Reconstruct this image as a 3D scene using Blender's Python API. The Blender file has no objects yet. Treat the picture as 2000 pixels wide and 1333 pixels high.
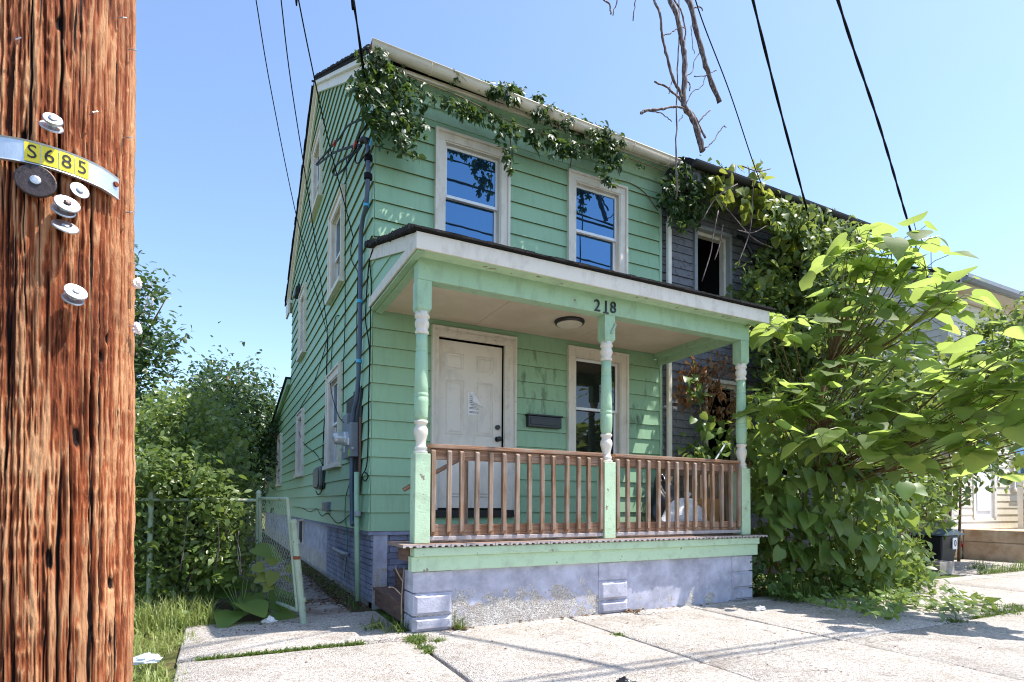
import bpy, bmesh, math, random
import numpy as np
from mathutils import Matrix, Vector

random.seed(7)
RNG = np.random.default_rng(11)
sc = bpy.context.scene
COL = sc.collection

# ------------------------------------------------------------------ camera, sky, sun, exposure
CAM = np.array([-1.4757, -6.3321, 1.1144])
YAW, PITCH, ROLL, FPX, PY = 0.4715, 0.0300, 0.0061, 1120.53, 950.03
_d = np.array([math.sin(YAW)*math.cos(PITCH), math.cos(YAW)*math.cos(PITCH), math.sin(PITCH)])
_r0 = np.array([math.cos(YAW), -math.sin(YAW), 0.0]); _u0 = np.cross(_r0, _d)
_r = _r0*math.cos(ROLL)+_u0*math.sin(ROLL); _u = -_r0*math.sin(ROLL)+_u0*math.cos(ROLL)
cam_data = bpy.data.cameras.new('camera'); cam = bpy.data.objects.new('camera', cam_data); COL.objects.link(cam)
cam_data.sensor_width = 36; cam_data.lens = FPX/2000*36
cam_data.shift_y = (PY-666.5)/2000
cam_data.clip_start = 0.05; cam_data.clip_end = 2000
cam.matrix_world = Matrix(((_r[0], _u[0], -_d[0], CAM[0]), (_r[1], _u[1], -_d[1], CAM[1]), (_r[2], _u[2], -_d[2], CAM[2]), (0, 0, 0, 1)))
sc.camera = cam

SUN = Vector((0.41, -0.22, 1.0)).normalized()
world = bpy.data.worlds.new('World'); sc.world = world; world.use_nodes = True
wn = world.node_tree.nodes; wl = world.node_tree.links
bg = wn.get('Background') or wn.new('ShaderNodeBackground')
sky = wn.new('ShaderNodeTexSky'); sky.sky_type = 'NISHITA'; sky.sun_disc = False
sky.sun_elevation = math.asin(SUN.z); sky.sun_rotation = math.atan2(SUN.x, SUN.y)
sky.altitude = 0; sky.air_density = 1.0; sky.dust_density = 0.9; sky.ozone_density = 3.0
wl.new(sky.outputs[0], bg.inputs[0]); bg.inputs[1].default_value = 0.15
sun_data = bpy.data.lights.new('sun', 'SUN'); sun_data.energy = 3.9; sun_data.angle = math.radians(0.55); sun_data.color = (1.0, 0.955, 0.89)
sun = bpy.data.objects.new('sun', sun_data); COL.objects.link(sun); sun.location = (8, -4, 20)
sun.rotation_euler = (-SUN).to_track_quat('-Z', 'Y').to_euler()
sc.view_settings.view_transform = 'Standard'; sc.view_settings.look = 'None'
sc.view_settings.exposure = 1.08; sc.view_settings.gamma = 1.0; sc.view_settings.use_curve_mapping = False
sc.cycles.use_denoising = True; sc.cycles.filter_width = 1.1; sc.cycles.sample_clamp_indirect = 6.0; sc.cycles.adaptive_threshold = 0.004
sc.cycles.max_bounces = 8; sc.cycles.transparent_max_bounces = 8; sc.cycles.caustics_reflective = False; sc.cycles.caustics_refractive = False

def ray(x, y): return _d+_r*(x-1000)/FPX-_u*(y-PY)/FPX
def PX(x, y, c): v = ray(x, y); return CAM+v*((c-CAM[0])/v[0])
def PYp(x, y, c): v = ray(x, y); return CAM+v*((c-CAM[1])/v[1])
def PZ(x, y, c): v = ray(x, y); return CAM+v*((c-CAM[2])/v[2])
def PD(x, y, t): return CAM+ray(x, y)*t
def depth_of(p): return (np.asarray(p)-CAM)@_d

# ------------------------------------------------------------------ materials
class NT:
    def __init__(s, name):
        s.m = bpy.data.materials.new(name); s.m.use_nodes = True
        s.t = s.m.node_tree; s.n = s.t.nodes; s.l = s.t.links
        s.p = s.n['Principled BSDF']; s.out = s.n['Material Output']; s._tc = None
    def new(s, kind, **kw):
        n = s.n.new(kind)
        for k, v in kw.items(): setattr(n, k, v)
        return n
    def set(s, node, **kw):
        for k, v in kw.items():
            key = k.replace('_', ' ')
            inp = node.inputs[key] if key in node.inputs else node.inputs[k]
            if hasattr(v, 'is_output'): s.l.new(v, inp)
            else: inp.default_value = v
        return node
    def coord(s, scale=(1, 1, 1), rnd=0.0, kind='Object'):
        if s._tc is None: s._tc = s.new('ShaderNodeTexCoord')
        mp = s.new('ShaderNodeMapping'); s.l.new(s._tc.outputs[kind], mp.inputs[0]); mp.inputs['Scale'].default_value = scale
        if rnd:
            oi = s.new('ShaderNodeObjectInfo'); mu = s.new('ShaderNodeMath', operation='MULTIPLY'); s.l.new(oi.outputs['Random'], mu.inputs[0]); mu.inputs[1].default_value = rnd
            cb = s.new('ShaderNodeCombineXYZ')
            for i in range(3): s.l.new(mu.outputs[0], cb.inputs[i])
            s.l.new(cb.outputs[0], mp.inputs['Location'])
        return mp.outputs[0]
    def noise(s, co, scale=5, detail=4, rough=.55, dist=0.0):
        n = s.new('ShaderNodeTexNoise'); s.l.new(co, n.inputs['Vector'])
        n.inputs['Scale'].default_value = scale; n.inputs['Detail'].default_value = detail; n.inputs['Roughness'].default_value = rough; n.inputs['Distortion'].default_value = dist
        return n.outputs['Fac']
    def voro(s, co, scale=5, feature='F1', out='Distance'):
        n = s.new('ShaderNodeTexVoronoi'); n.feature = feature; s.l.new(co, n.inputs['Vector']); n.inputs['Scale'].default_value = scale
        return n.outputs[out]
    def ramp(s, fac, stops):
        n = s.new('ShaderNodeValToRGB'); s.l.new(fac, n.inputs[0]); e = n.color_ramp.elements
        while len(e) < len(stops): e.new(0.5)
        for el, (p, c) in zip(e, stops):
            el.position = p; el.color = (c, c, c, 1) if isinstance(c, (int, float)) else (*c, 1)
        return n.outputs['Color']
    def math(s, op, a, b=None, clamp=False):
        n = s.new('ShaderNodeMath', operation=op); n.use_clamp = clamp
        for i, v in enumerate((a, b)):
            if v is None: continue
            if hasattr(v, 'is_output'): s.l.new(v, n.inputs[i])
            else: n.inputs[i].default_value = v
        return n.outputs[0]
    def mix(s, fac, a, b, blend='MIX'):
        n = s.new('ShaderNodeMix', data_type='RGBA', blend_type=blend)
        for i, v in ((0, fac), (6, a), (7, b)):
            if hasattr(v, 'is_output'): s.l.new(v, n.inputs[i])
            else: n.inputs[i].default_value = v if i == 0 else ((*v, 1) if len(v) == 3 else v)
        return n.outputs[2]
    def bump(s, h, strength=.3, dist=.01, normal=None):
        n = s.new('ShaderNodeBump'); s.l.new(h, n.inputs['Height']); n.inputs['Strength'].default_value = strength; n.inputs['Distance'].default_value = dist
        if normal is not None: s.l.new(normal, n.inputs['Normal'])
        return n.outputs[0]
    def attr(s, name):
        n = s.new('ShaderNodeAttribute'); n.attribute_name = name; return n.outputs['Fac']
    def rnd(s):
        return s.new('ShaderNodeObjectInfo').outputs['Random']
    def sepxyz(s, co):
        n = s.new('ShaderNodeSeparateXYZ'); s.l.new(co, n.inputs[0]); return n.outputs
    def fin(s, color=None, rough=.6, normal=None, spec=.4, metal=0.0):
        p = s.p
        if color is not None:
            if hasattr(color, 'is_output'): s.l.new(color, p.inputs['Base Color'])
            else: p.inputs['Base Color'].default_value = (*color, 1)
        if hasattr(rough, 'is_output'): s.l.new(rough, p.inputs['Roughness'])
        else: p.inputs['Roughness'].default_value = rough
        p.inputs['Specular IOR Level'].default_value = spec; p.inputs['Metallic'].default_value = metal
        if normal is not None: s.l.new(normal, p.inputs['Normal'])
        return s.m

def srgb(r, g, b):
    f = lambda c: (c/255/12.92) if c/255 <= .04045 else ((c/255+.055)/1.055)**2.4
    return (f(r), f(g), f(b))

MATS = {}
def paint(name, col, grime=(.12, .10, .08), amount=.5, streak=(6, 6, 1.2), rough=.5, bump=.15, var=.12, chips=None, chipcol=(.3, .25, .2)):
    t = NT(name); co = t.coord(); cs = t.coord(streak, rnd=3.0)
    n1 = t.noise(cs, 2.2, 6, .6); n2 = t.noise(co, 26, 4, .6); n3 = t.noise(co, 1.3, 3)
    c = t.mix(t.math('MULTIPLY', t.ramp(n3, [(.3, 0), (.75, 1)]), var*2), col, tuple(min(1, x*1.16+.015) for x in col))
    c = t.mix(t.math('MULTIPLY', t.math('SUBTRACT', t.rnd(), .4), var*1.6, True), c, tuple(x*.82 for x in col))
    g = t.math('MULTIPLY', t.ramp(n1, [(.5, 0), (.78, 1)]), amount*.55)
    c = t.mix(g, c, grime)
    g2 = t.math('MULTIPLY', t.ramp(n2, [(.62, 0), (.75, 1)]), amount*.35)
    c = t.mix(g2, c, grime)
    if chips:
        nc = t.noise(t.coord((1, 1, 1), rnd=5.0), chips[0], 5, .65)
        c = t.mix(t.ramp(nc, [(chips[1], 0), (chips[1]+.015, 1)]), c, chipcol)
    nb = t.bump(t.noise(co, 60, 4, .6), bump, .004)
    MATS[name] = t.fin(c, rough, nb, .35); return t

GREEN = srgb(150, 187, 152)
paint('green_paint', GREEN, (.10, .11, .06), .34, (7, 7, .9), .52, .2, .14)
paint('green_wood', srgb(164, 196, 164), (.10, .09, .05), .6, (5, 5, 2), .55, .6, .12, (9, .70), (.22, .17, .12))
paint('green_rim', srgb(188, 213, 180), (.10, .09, .05), .6, (3, 3, 3), .55, .7, .1, (9, .645), (.26, .22, .17))
paint('cream_trim', srgb(226, 218, 204), (.22, .15, .09), .65, (4, 4, 2), .5, .25, .08, (13, .76), (.3, .24, .17))
paint('white_trim', srgb(236, 229, 217), (.25, .2, .15), .5, (4, 4, 2), .45, .2, .06)
paint('old_white', srgb(222, 214, 202), (.2, .15, .1), .7, (6, 6, 3), .6, .8, .1, (14, .70), (.28, .24, .2))
paint('door_paint', srgb(226, 218, 208), (.16, .13, .10), .6, (2.5, 2.5, 1.2), .4, .08, .06)
paint('gutter_paint', srgb(224, 212, 190), (.2, .14, .09), .55, (1.5, 6, 6), .45, .1, .08, (16, .74), (.25, .13, .07))
paint('vinyl', srgb(235, 237, 240), (.3, .27, .24), .3, (3, 3, 2), .35, .05, .04)
paint('grey_siding', srgb(118, 118, 126), (.05, .05, .06), 1.1, (9, 9, 6), .75, .9, .25, (16, .58), (.10, .10, .11))
paint('yellow_siding', srgb(226, 219, 204), (.3, .26, .18), .4, (5, 5, 1), .5, .1, .06)
paint('yellow_trim', srgb(222, 212, 196), (.25, .2, .14), .5, (5, 5, 1), .5, .1, .06)
paint('tan_metal', srgb(150, 153, 158), (.1, .1, .1), .5, (3, 3, 3), .45, .1, .05)
paint('meter_grey', srgb(128, 136, 146), (.1, .1, .1), .35, (5, 5, 3), .42, .06, .05)
paint('pvc_grey', srgb(84, 98, 120), (.08, .08, .09), .4, (4, 4, 4), .45, .05, .05)
paint('telecom_grey', srgb(112, 116, 112), (.07, .08, .06), .5, (5, 5, 2), .5, .1, .05)
paint('galv_green', srgb(156, 172, 152), (.2, .12, .06), 1.0, (6, 6, 3), .5, .4, .12, (18, .63), (.20, .09, .04))
paint('bin_black', srgb(38, 40, 46), (.1, .1, .1), .4, (3, 3, 3), .4, .1, .05)
paint('bin_lid', srgb(104, 118, 128), (.1, .1, .1), .4, (3, 3, 3), .45, .1, .05)

def simple(name, col, rough=.5, metal=0.0, spec=.5, noisy=.0, scale=20, bump=0.0):
    t = NT(name); c = col; nb = None
    if noisy:
        n = t.noise(t.coord(), scale, 5, .6)
        c = t.mix(n, tuple(x*(1-noisy) for x in col), tuple(min(1, x*(1+noisy)) for x in col))
    if bump: nb = t.bump(t.noise(t.coord(), scale*1.5, 5, .6), bump, .005)
    MATS[name] = t.fin(c, rough, nb, spec, metal); return t
simple('black_cable', (.008, .008, .010), .6, spec=.15)
simple('black_panel', (.014, .013, .013), .6, noisy=.5, scale=8)
simple('black_metal', (.012, .012, .013), .35)
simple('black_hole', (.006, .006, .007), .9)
simple('interior', (.035, .033, .03), .9)
simple('rust', srgb(122, 58, 30), .8, noisy=.5, scale=40, bump=.5)
simple('steel_nail', srgb(190, 192, 196), .38, .9, noisy=.25, scale=90, bump=.25)
simple('dark_disc', srgb(78, 68, 66), .42, .85, noisy=.45, scale=60, bump=.3)
simple('strip_metal', srgb(208, 214, 220), .40, .75, noisy=.12, scale=50, bump=.2)
simple('tile_yellow', srgb(236, 214, 52), .45, noisy=.12, scale=40)
simple('ink', (.012, .012, .014), .5)
simple('emboss', srgb(26, 22, 22), .6, .3)
simple('red_cap', srgb(176, 44, 34), .5, noisy=.3, scale=30)
simple('blue_clip', srgb(70, 170, 220), .4)
simple('lime_tag', srgb(150, 214, 40), .5)
simple('paper', srgb(240, 238, 240), .8)
simple('print', srgb(90, 88, 96), .8)
simple('porch_lens', srgb(226, 214, 198), .35)
simple('green_wire', srgb(40, 120, 90), .5)
simple('cardboard', srgb(176, 132, 82), .8, noisy=.2, scale=18)
simple('black_bag', (.012, .012, .016), .28, spec=.6, bump=.5, noisy=.3, scale=9)
simple('white_stick', srgb(220, 226, 236), .4)
simple('sign_label', srgb(236, 236, 236), .5)
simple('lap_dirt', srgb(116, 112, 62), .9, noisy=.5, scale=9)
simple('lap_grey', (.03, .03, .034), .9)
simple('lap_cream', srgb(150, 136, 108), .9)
simple('soil', srgb(92, 74, 58), .95, noisy=.5, scale=22, bump=.8)
simple('meter_glass', srgb(196, 200, 204), .18, .3, noisy=.2, scale=12)
simple('antenna', srgb(215, 218, 222), .4, .3)

t = NT('shingle'); co = t.coord(); n = t.noise(co, 90, 3, .7); n2 = t.noise(co, 5, 4)
t.fin(t.mix(t.math('MULTIPLY', n2, n), (.006, .006, .007), (.075, .07, .068)), .9, t.bump(n, 1.0, .01), .2); MATS['shingle'] = t.m
t = NT('ceiling_board'); co = t.coord(); n = t.noise(co, 130, 5, .75); n2 = t.noise(co, 1.6, 5, .6)
c = t.mix(t.ramp(n2, [(.35, 0), (.7, 1)]), srgb(206, 190, 168), srgb(226, 212, 192)); c = t.mix(t.math('MULTIPLY', t.ramp(n, [(.52, 0), (.66, 1)]), .35), c, srgb(150, 128, 100))
MATS['ceiling_board'] = t.fin(c, .85, t.bump(n, .7, .006), .2)

def wood(name, cols, grain=(40, 40, 2.5), rough=.75, bump=.5, grey=0.0):
    t = NT(name); co = t.coord(grain, rnd=7.0); cf = t.coord(rnd=4.0)
    n = t.noise(co, 1.2, 7, .68, .4); n2 = t.noise(cf, 3.5, 4)
    c = t.ramp(n, [(.30, cols[0]), (.50, cols[1]), (.72, cols[2])])
    c = t.mix(t.math('MULTIPLY', t.rnd(), .35), c, tuple(x*.72 for x in cols[1]))
    if grey: c = t.mix(t.math('MULTIPLY', t.ramp(n2, [(.4, 0), (.65, 1)]), grey), c, srgb(170, 160, 152))
    MATS[name] = t.fin(c, rough, t.bump(n, bump, .004), .25)
wood('rail_wood', (srgb(84, 62, 46), srgb(142, 112, 88), srgb(196, 170, 144)), (55, 55, 3), grey=.4)
wood('rail_wood_h', (srgb(88, 60, 42), srgb(144, 106, 80), srgb(190, 154, 124)), (3, 55, 55), grey=.3)
wood('deck_board', (srgb(104, 80, 70), srgb(142, 114, 100), srgb(166, 140, 126)), (50, 3, 50), bump=.3, grey=.3)
wood('deck_end', (srgb(150, 140, 140), srgb(176, 168, 168), srgb(198, 192, 192)), (20, 20, 20), bump=.3)
wood('step_wood', (srgb(78, 58, 50), srgb(118, 92, 82), srgb(146, 120, 108)), (50, 4, 50), bump=.4)
wood('fence_wood', (srgb(110, 92, 78), srgb(166, 146, 128), srgb(198, 180, 164)), (40, 40, 3), grey=.3)
wood('bark', (srgb(84, 60, 44), srgb(138, 102, 78), srgb(176, 138, 110)), (30, 30, 6), bump=.8)
wood('dead_vine', (srgb(44, 34, 34), srgb(104, 88, 86), srgb(206, 194, 192)), (40, 40, 8), bump=.9)
wood('vine_stem', (srgb(70, 52, 36), srgb(120, 96, 66), srgb(150, 124, 90)), (40, 40, 8), bump=.6)

# utility pole wood: cracks come from the mesh attribute
t = NT('pole_wood'); co = t.coord((95, 95, 2.2)); cf = t.coord((14, 14, 2.0)); cm = t.coord((260, 260, 60))
n = t.noise(co, 1.0, 9, .75, .08); n2 = t.noise(cf, 1.0, 5, .6); n3 = t.noise(cm, 1.0, 4, .7); bl = t.noise(t.coord(), 5, 4, .6)
tn = t.math('ADD', t.math('MULTIPLY', n, .5), t.math('MULTIPLY', t.attr('tone'), .5))
c = t.ramp(tn, [(.33, srgb(70, 34, 20)), (.43, srgb(138, 72, 42)), (.53, srgb(178, 102, 62)), (.64, srgb(222, 166, 120))])
c = t.mix(t.math('MULTIPLY', t.ramp(n2, [(.42, 0), (.66, 1)]), .45), c, srgb(150, 74, 40))
c = t.mix(t.math('MULTIPLY', t.ramp(bl, [(.50, 0), (.68, 1)]), .5), c, srgb(100, 48, 28))
c = t.mix(t.math('MULTIPLY', t.ramp(n3, [(.57, 0), (.8, 1)]), .35), c, srgb(230, 180, 132))
cr = t.attr('crack'); c = t.mix(t.ramp(cr, [(.15, 0), (.45, 1)]), c, srgb(30, 14, 9))
hb = t.math('ADD', t.math('MULTIPLY', n, .7), t.math('MULTIPLY', n3, .5))
MATS['pole_wood'] = t.fin(c, .8, t.bump(hb, 1.0, .008), .25)

t = NT('concrete'); co = t.coord(); v = t.voro(co, 115); n = t.noise(co, 75, 5, .8); n2 = t.noise(co, 1.1, 5, .6); n3 = t.noise(co, 5.5, 5, .6); n4 = t.noise(co, 210, 3, .7)
c = t.mix(t.ramp(n2, [(.3, 0), (.7, 1)]), srgb(208, 200, 191), srgb(228, 222, 214))
c = t.mix(t.math('MULTIPLY', t.rnd(), .22), c, srgb(176, 166, 156))
n5 = t.noise(co, 34, 6, .85); c = t.mix(t.math('MULTIPLY', t.ramp(n5, [(.51, 0), (.58, 1)]), .65), c, srgb(116, 100, 88))
c = t.mix(t.math('MULTIPLY', t.ramp(n, [(.51, 0), (.58, 1)]), .7), c, srgb(98, 84, 74))
c = t.mix(t.math('MULTIPLY', t.ramp(n4, [(.57, 0), (.68, 1)]), .6), c, srgb(104, 90, 80))
c = t.mix(t.math('MULTIPLY', t.ramp(v, [(.1, 1), (.3, 0)]), .28), c, srgb(238, 234, 228))
c = t.mix(t.math('MULTIPLY', t.ramp(n3, [(.52, 0), (.72, 1)]), .45), c, srgb(138, 122, 106))
n6 = t.noise(co, 1.9, 7, .7, .6); c = t.mix(t.math('MULTIPLY', t.ramp(n6, [(.55, 0), (.62, 1)]), .30), c, srgb(120, 108, 98))
kw = t.new('ShaderNodeTexVoronoi'); kw.feature = 'DISTANCE_TO_EDGE'; wco = t.new('ShaderNodeVectorMath', operation='ADD'); nz = t.new('ShaderNodeTexNoise'); nz.inputs['Scale'].default_value = 3; t.l.new(co, nz.inputs['Vector']); t.l.new(co, wco.inputs[0]); t.l.new(nz.outputs['Color'], wco.inputs[1]); t.l.new(wco.outputs[0], kw.inputs['Vector']); kw.inputs['Scale'].default_value = .55
ck = t.ramp(kw.outputs['Distance'], [(.0, 1), (.006, 0)]); c = t.mix(t.math('MULTIPLY', t.math('MULTIPLY', ck, t.ramp(n2, [(.45, 0), (.6, 1)])), .7), c, srgb(70, 60, 52))
MATS['concrete'] = t.fin(c, .92, t.bump(t.math('ADD', n5, v), 1.0, .010), .2)
t = NT('path_concrete'); co = t.coord(); n = t.noise(co, 60, 5, .7); n2 = t.noise(co, 2.4, 5, .65)
c = t.mix(t.ramp(n2, [(.35, 0), (.65, 1)]), srgb(120, 108, 98), srgb(182, 174, 166)); c = t.mix(t.math('MULTIPLY', t.ramp(n, [(.52, 0), (.66, 1)]), .4), c, srgb(90, 80, 70))
MATS['path_concrete'] = t.fin(c, .92, t.bump(n, .7, .006), .2)
t = NT('step_concrete'); co = t.coord(); n = t.noise(co, 60, 5, .7); n2 = t.noise(co, 3, 5, .65)
c = t.mix(t.ramp(n2, [(.35, 0), (.65, 1)]), srgb(168, 140, 112), srgb(206, 186, 162)); c = t.mix(t.math('MULTIPLY', t.ramp(n2, [(.62, 0), (.74, 1)]), .5), c, srgb(90, 76, 62))
MATS['step_concrete'] = t.fin(c, .9, t.bump(n, .7, .006), .2)
t = NT('ground_soil'); co = t.coord(); n = t.noise(co, 14, 6, .7); n2 = t.noise(co, .7, 4)
c = t.mix(t.ramp(n, [(.35, 0), (.65, 1)]), srgb(70, 58, 44), srgb(120, 102, 78)); c = t.mix(t.ramp(n2, [(.42, 0), (.6, 1)]), c, srgb(88, 104, 52))
MATS['ground_soil'] = t.fin(c, .95, t.bump(n, 1.0, .03), .1)
t = NT('asphalt'); co = t.coord(); n = t.noise(co, 110, 4, .7); MATS['asphalt'] = t.fin(t.mix(n, (.03, .03, .032), (.085, .083, .08)), .9, t.bump(n, .6, .006), .2)

# foundation paint: lavender paint peeled off where damp has shaped it
def foundation(name, peel=True, base=srgb(182, 182, 198)):
    t = NT(name); co = t.coord(); z = t.sepxyz(co)
    n = t.noise(co, 7, 8, .7); n2 = t.noise(co, 45, 5, .7); n3 = t.noise(co, 3.2, 7, .68)
    c = t.mix(t.ramp(n3, [(.36, 0), (.64, 1)]), tuple(x*.66 for x in base), tuple(min(1, x*1.16) for x in base))
    c = t.mix(t.math('MULTIPLY', t.ramp(n, [(.56, 0), (.66, 1)]), .5), c, tuple(min(1, x*1.2+.04) for x in base))
    c = t.mix(t.math('MULTIPLY', t.ramp(n2, [(.6, 0), (.72, 1)]), .35), c, srgb(90, 88, 96))
    h = n2
    if peel:
        hz = t.new('ShaderNodeMapRange'); t.l.new(z[2], hz.inputs[0]); hz.inputs[1].default_value = .08; hz.inputs[2].default_value = .50; hz.inputs[3].default_value = .26; hz.inputs[4].default_value = -.06
        hx = t.new('ShaderNodeMapRange'); t.l.new(z[0], hx.inputs[0]); hx.inputs[1].default_value = 1.4; hx.inputs[2].default_value = 2.4; hx.inputs[3].default_value = 0.0; hx.inputs[4].default_value = -.17
        m = t.ramp(t.math('ADD', n, t.math('ADD', hz.outputs[0], hx.outputs[0])), [(.60, 0), (.63, 1)])
        c2 = t.mix(t.ramp(t.noise(co, 60, 5, .75), [(.4, 0), (.62, 1)]), srgb(232, 228, 222), srgb(134, 124, 116)); v = t.voro(co, 75)
        c2 = t.mix(t.math('MULTIPLY', t.ramp(v, [(.0, 1), (.14, 0)]), .4), c2, srgb(84, 74, 66)); c2 = t.mix(t.ramp(n3, [(.4, 0), (.65, 1)]), c2, srgb(168, 158, 150))
        c = t.mix(m, c, c2); h = t.math('ADD', t.math('MULTIPLY', n2, .5), t.math('MULTIPLY', m, t.math('SUBTRACT', v, .6)))
    MATS[name] = t.fin(c, .8, t.bump(h, .7, .008), .2)
foundation('lavender_wall'); foundation('lavender_block', False, srgb(190, 189, 203)); foundation('lavender_brick', False, srgb(146, 150, 174))

# front siding: green paint with the mould smears of the porch wall
t = paint('green_front', GREEN, (.10, .11, .06), .34, (7, 7, .9), .52, .2, .14)
co = t.coord(); s = t.sepxyz(co)
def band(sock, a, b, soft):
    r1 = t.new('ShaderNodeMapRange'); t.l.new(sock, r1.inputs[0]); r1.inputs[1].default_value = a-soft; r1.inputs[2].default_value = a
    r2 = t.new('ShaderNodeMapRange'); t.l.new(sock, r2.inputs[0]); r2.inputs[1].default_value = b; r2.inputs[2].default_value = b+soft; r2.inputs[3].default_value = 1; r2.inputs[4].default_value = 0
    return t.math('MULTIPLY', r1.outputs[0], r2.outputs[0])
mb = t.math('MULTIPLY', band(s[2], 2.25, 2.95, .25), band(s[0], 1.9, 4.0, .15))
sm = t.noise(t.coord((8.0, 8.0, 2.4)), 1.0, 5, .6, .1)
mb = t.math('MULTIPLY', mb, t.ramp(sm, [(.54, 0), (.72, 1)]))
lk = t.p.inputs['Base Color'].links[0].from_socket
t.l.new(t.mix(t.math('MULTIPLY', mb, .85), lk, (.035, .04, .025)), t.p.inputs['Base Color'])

t = NT('window_glass'); t.fin((.012, .03, .06), .015, None, .9); t.p.inputs['IOR'].default_value = 2.3; t.p.inputs['Specular Tint'].default_value = (.30, .62, 1.0, 1)
nb = t.bump(t.noise(t.coord(), 2.0, 2), .03, .02); t.l.new(nb, t.p.inputs['Normal']); MATS['window_glass'] = t.m
t = NT('porch_glass'); t.fin((.012, .013, .014), .02, None, .6); t.p.inputs['IOR'].default_value = 1.6; MATS['porch_glass'] = t.m

t = NT('plastic_bag'); co = t.coord(); n = t.noise(co, 5, 6, .6, 1.0); n2 = t.noise(co, 3.0, 3)
c = t.mix(t.ramp(n2, [(.58, 0), (.66, 1)]), srgb(236, 236, 240), srgb(226, 90, 94))
t.fin(c, .35, t.bump(n, .9, .03), .5); MATS['plastic_bag'] = t.m

def leafmat(name, cols, trans, tcol, rough=.42, spec=.45, veins=False):
    t = NT(name); r = t.math('FRACT', t.math('ADD', t.attr('rnd'), t.rnd()))
    c = t.ramp(r, [(i/(len(cols)-1), x) for i, x in enumerate(cols)])
    n = t.noise(t.coord(), 14, 3); c = t.mix(t.math('MULTIPLY', n, .35), c, tuple(x*.6 for x in cols[0]))
    vm = None
    if veins:     # midrib and side veins in the leaf's own coordinates
        xyz = t.sepxyz(t.coord()); ax = t.math('ABSOLUTE', xyz[0])
        mid = t.math('LESS_THAN', ax, .010); sv_ = t.math('FRACT', t.math('MULTIPLY', t.math('SUBTRACT', xyz[1], t.math('MULTIPLY', ax, .75)), 6.5)); side = t.math('LESS_THAN', sv_, .09)
        vm = t.math('MAXIMUM', mid, t.math('MULTIPLY', side, .7)); c = t.mix(t.math('MULTIPLY', vm, .5), c, tuple(min(1, x*2.2+.05) for x in cols[1]))
    t.fin(c, rough, t.bump(vm, .5, .004) if vm is not None else None, spec)
    tr = t.new('ShaderNodeBsdfTranslucent'); tc = t.mix(t.math('MULTIPLY', r, .8), tcol, tuple(x*.5 for x in tcol)); 
    if vm is not None: tc = t.mix(t.math('MULTIPLY', vm, .45), tc, tuple(x*.35 for x in tcol))
    n9 = t.noise(t.coord(), 7, 4); tc = t.mix(t.math('MULTIPLY', n9, .4), tc, tuple(x*.55 for x in tcol)); t.l.new(tc, tr.inputs[0])
    mx = t.new('ShaderNodeMixShader'); mx.inputs[0].default_value = trans
    t.l.new(t.p.outputs[0], mx.inputs[1]); t.l.new(tr.outputs[0], mx.inputs[2]); t.l.new(mx.outputs[0], t.out.inputs[0])
    MATS[name] = t.m
leafmat('leaf_paulownia', [(.12, .19, .05), (.16, .23, .06), (.21, .27, .08)], .60, (.58, .74, .16), .5, .35)
leafmat('leaf_paulownia_v', [(.12, .19, .05), (.16, .23, .06), (.21, .27, .08)], .60, (.58, .74, .17), .5, .35, True)
leafmat('leaf_heart', [(.10, .19, .045), (.16, .26, .06), (.23, .32, .09)], .42, (.46, .58, .11))
leafmat('leaf_lime', [(.20, .27, .05), (.26, .32, .06), (.30, .34, .08)], .55, (.46, .50, .08))
leafmat('leaf_creeper', [(.02, .06, .016), (.04, .09, .022), (.07, .12, .03)], .35, (.16, .25, .04), .42, .42)
leafmat('leaf_ivy', [(.07, .13, .035), (.12, .19, .05), (.19, .25, .075)], .42, (.40, .50, .10), .42, .42)
leafmat('leaf_shrub', [(.08, .13, .03), (.135, .195, .045), (.20, .26, .075)], .40, (.34, .46, .08), .36, .5)
leafmat('leaf_tree', [(.03, .07, .026), (.05, .10, .034), (.08, .135, .045)], .3, (.14, .22, .05), .35, .5)
leafmat('leaf_brown', [(.24, .10, .04), (.36, .18, .085), (.46, .30, .18)], .3, (.35, .16, .06), .6, .3)
leafmat('grass_blade', [(.06, .12, .02), (.10, .17, .03), (.17, .21, .06)], .4, (.30, .40, .06), .45, .4)
leafmat('grass_bright', [(.22, .29, .07), (.32, .38, .11), (.44, .46, .19)], .4, (.48, .56, .15), .45, .4)
leafmat('litter', [(.10, .06, .03), (.20, .13, .08), (.32, .24, .16)], .1, (.2, .12, .06), .8, .2)

# ------------------------------------------------------------------ building helpers
def link(o, parent=None):
    COL.objects.link(o)
    if parent is not None:
        o.parent = parent
        base = Vector(parent.get('_base', (0, 0, 0)))
        o.matrix_parent_inverse = Matrix.Translation(-base)
    return o
def tag(o, label=None, cat=None, group=None, kind=None):
    if label: o['label'] = label
    if cat: o['category'] = cat
    if group: o['group'] = group
    if kind: o['kind'] = kind
    return o
BASES = {}
def thing(name, label, cat, loc=(0, 0, 0), group=None):
    o = bpy.data.objects.new(name, None); COL.objects.link(o); o.location = loc; o.empty_display_size = .1
    BASES[o.name] = Vector(loc)
    return tag(o, label, cat, group)
def attach(o, parent):
    COL.objects.link(o)
    if parent is not None:
        o.parent = parent
        b = BASES.get(parent.name)
        if b is not None: o.matrix_parent_inverse = Matrix.Translation(-b)
    return o

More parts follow.
